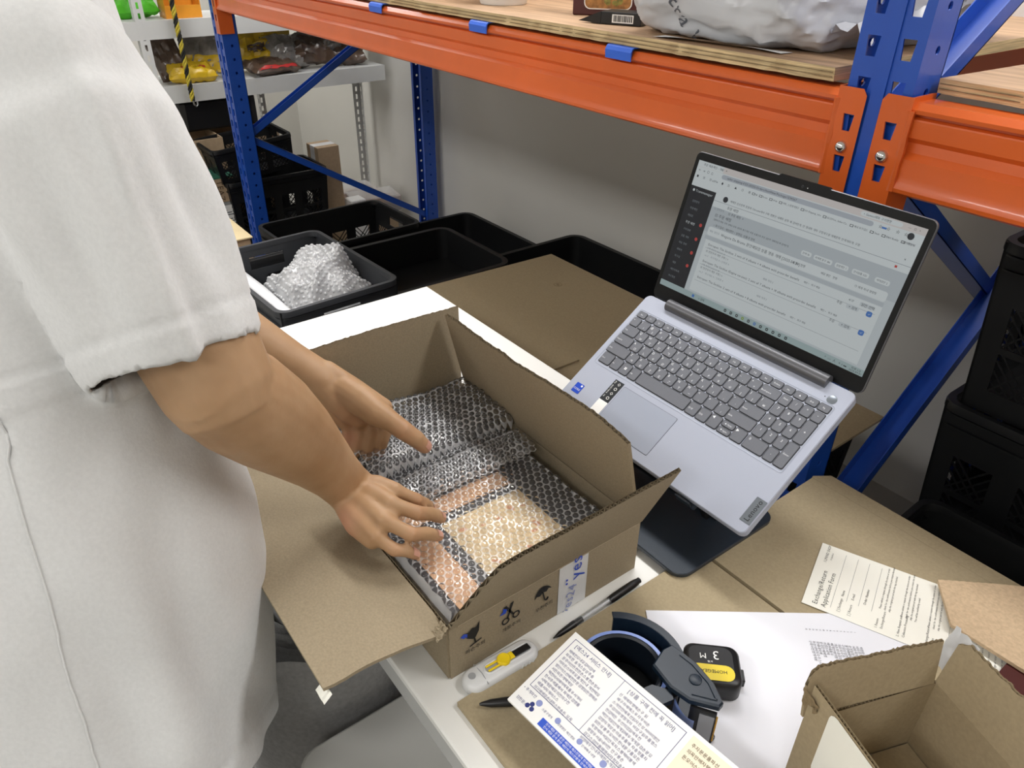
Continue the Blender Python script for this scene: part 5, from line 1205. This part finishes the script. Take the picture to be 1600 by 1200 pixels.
# clear food tray boxes on the floor by the corner post
def clear_box(label, M):
    t = thing('clear_tray', label, 'tray', M); MB().box(-.12, .12, -.08, .08, .001, .05).build('contents', 'food_tan', t)
    MB().bbox(-.13, .13, -.09, .09, 0, .085, .006).build('cover', 'poly_clear', t)
clear_box('clear plastic tray of brown goods by the corner post', T(-3.81, 1.75, .10) @ RZ(85)); clear_box('second clear tray in front, nearer the crates', T(-3.64, 1.80, .10) @ RZ(80))
single('white_block', MB().bbox(-3.50, -3.42, 1.57, 1.65, 0, .24, .004), 'paper', 'small white carton beside the narrow beige carton', 'box')
single('cream_board', MB().bbox(-2.76, -2.53, .40, .776, .50, .506, .001), 'cream', 'pale cream board lying behind the bubble-wrap crate', 'board', T(0, 0, 0))
single('cream_board_box', MB().bbox(-2.75, -2.54, .42, .77, .0, .4995, .004), 'kraft_far', 'tall carton under the pale cream board', 'box')

# ---------------------------------------------------------------- beneath the desk
fr = thing('foam_roll', 'thick roll of grey packing foam standing under the desk', 'foam roll', (-.90, .29, 0))
def foam(u, v):
    a = 2*math.pi*u; r = .168*(1+.05*nz((math.cos(a)*2, math.sin(a)*2, v*4))); return (-.90+r*math.cos(a), .27+r*math.sin(a)*.95, .001+.52*v+.02*nz((math.cos(a)*2, math.sin(a)*2, 9))*v)
fb = MB(); fb.grid(foam, 60, 24, wrap=True); fb.build('outer_layer', 'foam', fr, world=True, smooth=True, fix=False)
sp_ = MB(); sp_.add([], [])
sp_.grid(lambda u, v: (-.90+(.165*(1-u*.8))*math.cos(14*math.pi*u)*.98, .27+(.165*(1-u*.8))*math.sin(14*math.pi*u)*.93, .40+.11*v+.012*nz((u*20, 1, 2))), 220, 2); sp_.build('wound_layers', 'foam', fr, world=True, smooth=True, fix=False)
wb = thing('white_bin', 'pale grey flat-lidded bin under the near side of the desk', 'bin', (-.52, .27, 0))
MB().prism(rrect(-.69, -.32, .145, .42, .03, 6), .0005, .385).build('bin_body', 'desk_steel', wb, world=True)
MB().prism(rrect(-.70, -.31, .135, .43, .035, 6), .386, .410, bev=.006).build('lid', 'desk_white', wb, world=True, smooth=True)
single('brown_carton', MB().bbox(-.726, -.705, .17, .40, .0005, .35, .001), 'kraft_edge', 'strip of brown carton standing behind the pale bin', 'box')
single('black_bag', MB().bbox(-1.35, -1.12, -.02, .26, .0005, .40, .03), 'trouser', 'black bag on the floor behind the foam roll', 'bag')

single('low_carton', MB().bbox(-3.90, -3.52, 1.62, 1.88, .0, .099, .003), 'kraft_far', 'low beige carton carrying the clear trays by the corner', 'box')

# ---------------------------------------------------------------- person
V = Vector
per = thing('person', 'person in a loose white T-shirt leaning over the open box, both hands in it', 'person', (-.70, -.05, 0))
SEC = [  # z, cx, cy, rx, ry  of the loose shirt
 (.42, -.69, -.03, .200, .148), (.595, -.695, -.028, .200, .150), (.66, -.70, -.025, .200, .153), (.78, -.72, -.014, .198, .163), (.92, -.755, .0, .192, .168), (1.02, -.785, .008, .185, .158), (1.12, -.815, .02, .178, .145),
 (1.22, -.84, .04, .174, .130), (1.31, -.855, .06, .165, .115), (1.38, -.862, .075, .130, .095), (1.42, -.865, .085, .095, .083), (1.445, -.867, .09, .070, .072)]
def sec_at(z):
    if z <= SEC[0][0]: return SEC[0][1:]
    for a, b in zip(SEC, SEC[1:]):
        if z <= b[0]: t = (z-a[0])/(b[0]-a[0]); return tuple(a[i]+(b[i]-a[i])*t for i in range(1, 5))
    return SEC[-1][1:]
def loft(mb, secs, n=40, ex=2.3):
    vs = []; fs = []; k = len(secs); sg = lambda t: math.copysign(abs(t)**(2/ex), t)
    for z, cx, cy, rx, ry in secs:
        for j in range(n): a = 2*math.pi*j/n; vs.append((cx+rx*sg(math.cos(a)), cy+ry*sg(math.sin(a)), z))
    for i in range(k-1):
        for j in range(n): l = (j+1) % n; fs.append((i*n+j, i*n+l, (i+1)*n+l, (i+1)*n+j))
    fs.append(tuple(reversed(range(n)))); fs.append(tuple(range((k-1)*n, k*n))); mb.add(vs, fs)
SR, ER, WR = V((-.698, .088, 1.360)), V((-.597, .130, 1.106)), V((-.6564, .2596, .890))
SL, EL, WL = V((-1.03, .095, 1.352)), V((-.985, .165, 1.06)), V((-.8446, .3108, .935))
sk = MB()
body_secs = [(z, cx, cy, rx-.035, ry-.035) for z, cx, cy, rx, ry in SEC if z > .8 and z < 1.28]
loft(sk, [(.80, -.722, -.012, .15, .115)]+body_secs+[(1.36, -.86, .07, .12, .065), (1.40, -.865, .08, .06, .055)], 28)
sk.tube([(-.865, .08, 1.36), (-.87, .105, 1.44), (-.87, .135, 1.50)], [.062, .056, .056], 18, rnd=True)          # neck
HC = V((-.87, .175, 1.56)); HT = Matrix.Translation(HC) @ RX(-28)
def ell(mb, M, a, b, c, n=20): mb.grid(lambda u, v: M @ V((a*math.cos(2*math.pi*u)*math.sin(math.pi*v), b*math.sin(2*math.pi*u)*math.sin(math.pi*v), c*math.cos(math.pi*v))), n, n, wrap=True)
ell(sk, HT @ T(0, -.008, .03), .076, .094, .088); ell(sk, HT @ T(0, .022, -.045), .058, .066, .075); ell(sk, HT @ T(0, .088, -.018), .012, .020, .026, 12); ell(sk, HT @ T(0, .086, -.062), .022, .012, .012, 12)
for s in (-1, 1): ell(sk, HT @ T(s*.078, -.005, -.01), .010, .02, .03, 12)
for (hx_, hy_, fx_, fy_) in ((-.64, -.02, -.60, -.06), (-.79, -.02, -.84, -.07)): sk.tube([(hx_, hy_, .80), (hx_, hy_, .60), (fx_, fy_+.02, .42), (fx_, fy_, .07)], [.065, .065, .05, .04], 16, rnd=True)
# arms
def limb(P0, P1, prof, up_=(0, 0, 1), n=22, bend=None):
    pts = []; ra = []; rb = []
    for t, a, b in prof: pts.append(P0.lerp(P1, t)+(bend or V())*math.sin(math.pi*t)); ra.append(a); rb.append(b)
    sk.tube(pts, ra, n, r2=rb, upv=up_, rnd=True)
limb(SR, ER, [(.1, .040, .042), (.3, .046, .048), (.6, .052, .052), (.85, .052, .053), (1, .049, .050)])
limb(SL, EL, [(.1, .038, .04), (.3, .048, .05), (.6, .045, .047), (1, .040, .042)])
limb(ER, WR, [(-.03, .046, .046), (.12, .051, .050), (.3, .050, .048), (.5, .044, .042), (.7, .036, .033), (.86, .0305, .026), (.97, .029, .0235), (1.08, .030, .022)], (1, 0, .3), bend=V((-.006, .004, .004)))
limb(EL, WL, [(-.03, .040, .040), (.15, .044, .042), (.35, .042, .039), (.6, .034, .031), (.85, .027, .024), (1.0, .026, .022), (1.06, .027, .021)], (0, .3, 1))
def finger(pts, rad): sk.tube(pts, rad, 14, rnd=True)
def chain(M_, P_, T_, r0, arch=.010):
    """knuckle, middle joint, tip with a far joint between"""
    D_ = P_.lerp(T_, .56)+V((0, 0, .0035)); M_, P_, T_, = V(M_), V(P_), V(T_)
    finger([M_.lerp(P_, -.15), M_, M_.lerp(P_, .5), P_, P_.lerp(D_, .5), D_, D_.lerp(T_, .55), T_], [r0*1.05, r0*1.08, r0*.98, r0*1.06, r0*.95, r0*.96, r0*.90, r0*.78])
RH = dict(i=(V((-.612, .298, .896)), V((-.600, .318, .880)), V((-.606, .340, .848))),
          m=(V((-.5935, .2830, .897)), V((-.5765, .305, .884)), V((-.585, .341, .851))),
          r=(V((-.580, .2665, .890)), V((-.558, .286, .876)), V((-.562, .323, .8495))),
          p=(V((-.5765, .2515, .878)), V((-.558, .264, .865)), V((-.553, .287, .848))))
for k, r0 in zip('imrp', (.0084, .0088, .0086, .0078)):
    M_, P_, T_ = RH[k]; chain(M_, P_, T_, r0)
    base = WR+V((0, 0, -.002))+{'i': V((.002, .012, .002)), 'm': V((.004, .005, .003)), 'r': V((.006, -.004, .001)), 'p': V((.008, -.012, -.003))}[k]
    sk.tube([base, base.lerp(M_, .5)+V((0, 0, .003)), M_], [.0145, .0135, .0102], 14, r2=[.013, .0125, .0105], rnd=True)
# heel of the hand and palm filling, right thumb tucked under
sk.tube([WR+V((.004, -.010, -.006)), WR.lerp(RH['p'][0], .55)+V((.002, -.008, -.008)), RH['p'][0]+V((-.004, -.002, -.006))], [.016, .0165, .012], 14, rnd=True)
sk.tube([WR+V((0, .010, -.008)), V((-.632, .292, .874)), V((-.618, .315, .862)), V((-.612, .335, .848))], [.016, .0135, .0105, .0090], 14, rnd=True)
sk.tube([WR.lerp(RH['m'][0], .3)+V((0, 0, -.006)), RH['m'][0].lerp(RH['r'][0], .5)+V((-.004, -.004, -.006))], [.022, .018], 16, r2=[.014, .012], rnd=True)
# left hand: thumb on top of the wrap, fingers down the far side
LT = (V((-.812, .334, .918)), V((-.7516, .3505, .906)), V((-.7157, .3688, .891)), V((-.7056, .3917, .862)))
finger([LT[0], LT[0].lerp(LT[1], .5)+V((0, 0, .002)), LT[1], LT[1].lerp(LT[2], .5)+V((0, 0, .002)), LT[2], LT[2].lerp(LT[3], .5)+V((.002, 0, .002)), LT[3]], [.021, .021, .0185, .0140, .0132, .0122, .0100])
LF = {'i': (V((-.777, .374, .893)), V((-.762, .366, .868)), V((-.757, .350, .838))), 'm': (V((-.790, .359, .885)), V((-.772, .350, .862)), V((-.764, .334, .834))),
      'r': (V((-.799, .343, .878)), V((-.784, .336, .856)), V((-.776, .321, .832))), 'p': (V((-.806, .327, .870)), V((-.793, .322, .852)), V((-.786, .311, .832)))}
sk.tube([LT[0]+V((.015, .012, -.004)), V((-.772, .362, .892))], [.018, .013], 14, rnd=True)
for k, r0 in zip('imrp', (.0086, .0088, .0086, .0076)):
    M_, P_, T_ = LF[k]; chain(M_, P_, T_, r0)
    b = WL+{'i': V((.004, .012, .004)), 'm': V((.004, .004, .0)), 'r': V((.004, -.004, -.004)), 'p': V((.004, -.010, -.008))}[k]
    sk.tube([b, b.lerp(M_, .5), M_], [.0145, .014, .0115], 14, rnd=True)
sk.tube([WL+V((.01, 0, -.008)), V((-.797, .336, .892)), V((-.788, .340, .882))], [.020, .021, .014], 14, rnd=True)
bme = eval_mesh(sk, [('REMESH', dict(mode='VOXEL', voxel_size=.0026, adaptivity=0.0)), ('SMOOTH', dict(factor=.5, iterations=4))])
# flush on knuckles, fingertips and the palm heel: the skin's own colour
spots = [(LT[3], .013, .5), (LT[2], .012, .3)]+[(RH[k][2], .011, .45) for k in 'imrp']+[(RH[k][1], .009, .25) for k in 'imrp']+[(WR.lerp(RH['p'][0], .5)+V((.0, -.016, -.010)), .018, .8), (V((-.803, .335, .893)), .020, .7), (LF['p'][1], .016, .6)]
import numpy as np
at_ = bme.attributes.new('flush', 'FLOAT', 'POINT'); co_ = np.empty(len(bme.vertices)*3, 'f'); bme.vertices.foreach_get('co', co_); co_ = co_.reshape(-1, 3); fl_v = np.zeros(len(co_), 'f')
for c, r, w_ in spots: fl_v = np.maximum(fl_v, w_*np.exp(-((co_-np.array(c))**2).sum(1)/r**2))
at_.data.foreach_set('value', fl_v)
bme.materials.clear(); bme.materials.append(MATS['skin']); bme.polygons.foreach_set('use_smooth', [True]*len(bme.polygons)); bme.name = 'body'
bme.transform(MW[per.name].inverted()); body = link('body', bme, per)
near_ = ((co_[:, 1] > .24) & (co_[:, 2] < .93)); ix_ = {int(i): k for k, i in enumerate(np.nonzero(near_)[0])}
bvb = BVHTree.FromPolygons([tuple(map(float, co_[i])) for i in ix_], [tuple(ix_[i] for i in p.vertices) for p in bme.polygons if all(near_[i] for i in p.vertices)])
def nail(c, d, u, w_, l_):
    """a curved plate laid onto the skin near c, pointing along d, facing u"""
    d = V(d).normalized(); u = V(u); x = d.cross(u).normalized(); u = x.cross(d).normalized(); mb = MB()
    def fn(a, b):
        q = V(c)+x*(a-.5)*w_+d*(b-.5)*l_*(1-.35*(2*a-1)**2*(b > .5)); h = bvb.ray_cast(q+u*.02, -u, .04)
        return (h[0]+h[1]*.0007) if h[0] else q+u*.006
    mb.grid(fn, 7, 7); mb.build('fingernail', 'nail', per, world=True, smooth=True, fix=False)
for k in 'imrp': M_, P_, T_ = RH[k]; d_ = (T_-P_.lerp(T_, .56)); nail(P_.lerp(T_, .93), d_+V((0, 0, .004)), V((.30, .1, 1)), .0092, .0100)
nail(LT[3].lerp(LT[2], -.02), LT[3]-LT[2], V((.55, .10, .8)), .0115, .013)
# ---- shirt
sh = MB(); loft(sh, SEC, 48)
def sleeve(S_, E_, hemc, r0, r1, sgn):
    d = (hemc-S_).normalized(); p0 = S_-d*.02+V((-.03*sgn, 0, -.02)); pts = [p0, S_+d*.05, S_+d*.12, S_.lerp(hemc, .75), hemc+d*.02]
    sh.tube(pts, [r0*.8, r0, r0*.93, (r0+r1)/2, r1], 28, r2=[r0*.85, r0*1.1, r0*1.05, (r0+r1)/2*1.04, r1*1.05], upv=(0, 1, 0)); return d
HR = V((-.612, .106, 1.140)); HLm = V((-1.0, .14, 1.13))
for c_ in (SR, SL): ell(sh, Matrix.Translation(c_), .060, .064, .060, 16)
dR = sleeve(SR, ER, HR, .072, .064, 1); dL = sleeve(SL, EL, HLm, .085, .075, -1)
sme = eval_mesh(sh, [('REMESH', dict(mode='VOXEL', voxel_size=.0055, adaptivity=0.0)), ('SMOOTH', dict(factor=.5, iterations=26))])
bm = bmesh.new(); bm.from_mesh(sme)
def cut(co, no, cen, rad):
    vs_ = [v for v in bm.verts if (v.co-cen).length < rad]; s_ = set(vs_)
    g_ = vs_+[e for e in bm.edges if e.verts[0] in s_ and e.verts[1] in s_]+[f for f in bm.faces if all(v in s_ for v in f.verts)]
    bmesh.ops.bisect_plane(bm, geom=g_, plane_co=co, plane_no=no, clear_outer=True)
HEM = .628
HN = V((.62, 0, -1)).normalized(); HP = V((-.65, 0, HEM))
def hemd(p): return (HP-p).dot(HN)
cut(HP, HN, V((-.7, -.03, .62)), .6); cut(V((0, 0, 1.43)), V((0, 0, 1)), V((-.867, .09, 1.44)), .12)
def outside(p, k=1.06):
    cx, cy, rx, ry = sec_at(p.z); return abs((p.x-cx)/rx)**2.3+abs((p.y-cy)/ry)**2.3 > k
vw = (HR-V((0, 0, 1.46))).normalized(); dRv = (dR-vw*dR.dot(vw)*.9).normalized()
for hc, d_, r_s in ((HR, dRv, .092), (HLm, dL, .11)):
    def beyond(v):
        t = (v.co-hc).dot(d_); q = (v.co-hc)-d_*t; return t > -.0005 and t < .09 and q.length < r_s and outside(v.co, 1.2)
    kill = [f for f in bm.faces if all(beyond(v) for v in f.verts)]
    bmesh.ops.delete(bm, geom=kill, context='FACES')
    for e in bm.edges:
        if len(e.link_faces) == 1:
            for v in e.verts:
                t = (v.co-hc).dot(d_)
                if abs(t) < .02 and ((v.co-hc)-d_*t).length < r_s: v.co -= d_*t
    bd_ = {}
    for e in bm.edges:
        if len(e.link_faces) == 1 and all(abs((v.co-hc).dot(d_)) < .004 and (v.co-hc).length < r_s*1.3 for v in e.verts):
            a_, b_ = e.verts; bd_.setdefault(a_, []).append(b_); bd_.setdefault(b_, []).append(a_)
    for _ in range(14):
        new = {v: v.co.lerp(sum((q.co for q in ns), V())/len(ns), .5) for v, ns in bd_.items() if len(ns) == 2}
        for v, c in new.items(): v.co = c
bm.normal_update()
def ridge(t, w_): return math.exp(-(t/w_)**2)
for v in bm.verts:
    p = v.co; n_ = v.normal; cx, cy, rx, ry = sec_at(p.z); a = math.atan2((p.y-cy)/ry, (p.x-cx)/rx)
    d = 0
    lo = max(0, min(1, (1.15-p.z)/.35)); 
    ac = a+.9*(p.z-.7)+.25*nz((p.z*5, a*1.5, 2))
    fq = 1-.75*ridge(math.atan2(math.sin(a-1.25), math.cos(a-1.25)), .5); d += fq*lo*(.009*math.sin(6.0*ac)+.005*math.sin(11*ac+1.3+4*p.z))
    d += .006*nz((p.x*9, p.y*9, p.z*4), 1)+.0028*nz((p.x*22, p.y*22, p.z*11), 1)
    # drag folds running down the sleeve
    t = (p-SR).dot(dR); q = (p-SR)-dR*t
    if -.06 < t < .36 and q.length < .14:
        wq = math.exp(-((t-.13)/.12)**2); b = math.atan2(q.y, q.x)
        d += .007*wq*math.sin(4.2*b+9*t+.7)+.0035*wq*math.sin(8*b-16*t)+.0085*math.exp(-((b-.03)/.11)**2)*max(0, min(1, (t+.02)/.1))
        th = (HR-p).dot(dRv)
        if 0 <= th < .026: d += .0012
        elif .026 <= th < .031: d -= .0014
    if -.002 < hemd(p) < .024: d += .0012
    elif .024 <= hemd(p) < .030: d -= .0014
    p += n_*d
# cloth of the torso behind the open sleeve
n_l = 40; prev = None
for z in [.90+.03*i for i in range(12)]:
    cx, cy, rx, ry = sec_at(z); ring = [bm.verts.new((cx+(rx-.017)*math.copysign(abs(math.cos(2*math.pi*j/n_l))**(2/2.3), math.cos(2*math.pi*j/n_l)), cy+(ry-.017)*math.copysign(abs(math.sin(2*math.pi*j/n_l))**(2/2.3), math.sin(2*math.pi*j/n_l)), z)) for j in range(n_l)]
    if prev: [bm.faces.new((prev[j], prev[(j+1) % n_l], ring[(j+1) % n_l], ring[j])) for j in range(n_l)]
    prev = ring
bm.to_mesh(sme); bm.free()
sme.materials.clear(); sme.materials.append(MATS['shirt']); sme.polygons.foreach_set('use_smooth', [True]*len(sme.polygons)); sme.name = 'tshirt'
bvs = BVHTree.FromPolygons([tuple(v.co) for v in sme.vertices], [tuple(p.vertices) for p in sme.polygons])
sme.transform(MW[per.name].inverted()); shirt = link('tshirt', sme, per); so = shirt.modifiers.new('thickness', 'SOLIDIFY'); so.thickness = .0022; so.offset = -1
# side seam of the shirt
def on_shirt(pts, r, name):
    out = []
    for p in pts:
        h = bvs.find_nearest(V(p), .035)
        if h[0] is None: continue
        out.append(h[0]+h[1]*.0004)
    MB().tube(out, r, 6).build(name, 'shirt', shirt, world=True, smooth=True)
on_shirt([(sec_at(z)[0]+sec_at(z)[2]*1.05, sec_at(z)[1]-.055, z) for z in [HEM+.10+.01*i for i in range(40)]], .0011, 'side_seam')
# trousers, shoes
tr = MB(); loft(tr, [(.50, -.705, -.03, .150, .105), (.64, -.705, -.03, .158, .112), (.80, -.725, -.02, .155, .112), (.93, -.75, -.01, .14, .105)], 30)
for (hx_, hy_, fx_, fy_) in ((-.63, -.03, -.61, -.06), (-.785, -.03, -.83, -.07)): tr.tube([(hx_, hy_, .78), (hx_, hy_, .58), (fx_, fy_+.02, .40), (fx_, fy_, .09)], [.078, .082, .080, .072], 20, rnd=False)
tme = eval_mesh(tr, [('REMESH', dict(mode='VOXEL', voxel_size=.008, adaptivity=0.0)), ('SMOOTH', dict(factor=.5, iterations=6))])
for v in tme.vertices: v.co += v.normal*(.005*nz((v.co.x*14, v.co.y*14, v.co.z*9)))
tme.materials.clear(); tme.materials.append(MATS['trouser']); tme.polygons.foreach_set('use_smooth', [True]*len(tme.polygons)); tme.transform(MW[per.name].inverted()); link('trousers', tme, per)
for fx_, fy_ in ((-.60, -.06), (-.84, -.07)):
    s = MB(); s.grid(lambda u, v: (fx_+(.048-.012*v)*math.cos(2*math.pi*u)*(1+.1*math.sin(2*math.pi*u)), fy_+.045+(.135-.045*v)*math.sin(2*math.pi*u)-.035*v, .002+.085*v*(1-.45*max(0, math.sin(2*math.pi*u)))), 28, 8, wrap=True); n = 28
    s.f.append(tuple(range(7*n, 8*n))); s.m.append(0); s.f.append(tuple(reversed(range(n)))); s.m.append(0); s.build('shoe', 'shoe', per, world=True, smooth=True)
# hair, eyes, mouth
hr = MB(); hr.grid(lambda u, v: HT @ V((.083*math.cos(2*math.pi*u)*math.sin(math.pi*(.02+.98*v)*(.47 if math.sin(2*math.pi*u) > .35 else .72)), -.012+.103*math.sin(2*math.pi*u)*math.sin(math.pi*(.02+.98*v)*(.47 if math.sin(2*math.pi*u) > .35 else .72)), .028+.100*math.cos(math.pi*(.02+.98*v)*(.47 if math.sin(2*math.pi*u) > .35 else .72))+.003*nz((u*30, v*6, 1)))), 60, 20, wrap=True); hr.build('hair', 'hair', per, world=True, smooth=True, fix=False)
for s in (-1, 1):
    e = MB(); ell(e, HT @ T(s*.031, .073, .012), .013, .010, .008, 12); e = e.build('eye', 'eye_white', per, world=True, smooth=True, fix=False); q = MB(); ell(q, HT @ T(s*.031, .0805, .011), .0052, .004, .0056, 10); q.build('iris', 'eye_dark', e, world=True, smooth=True, fix=False)
    q = MB(); q.tube([HT @ V((s*x, .084, .030+.004*math.sin(x*60))) for x in (.014, .026, .038, .046)], [.003, .0036, .003, .0015], 8); q.build('eyebrow', 'hair', per, world=True, smooth=True)
q = MB(); q.tube([HT @ V((x, .0955-.15*abs(x), -.066)) for x in (-.022, -.01, 0, .01, .022)], [.002, .0045, .005, .0045, .002], 10); q.build('lips', 'lip', per, world=True, smooth=True)
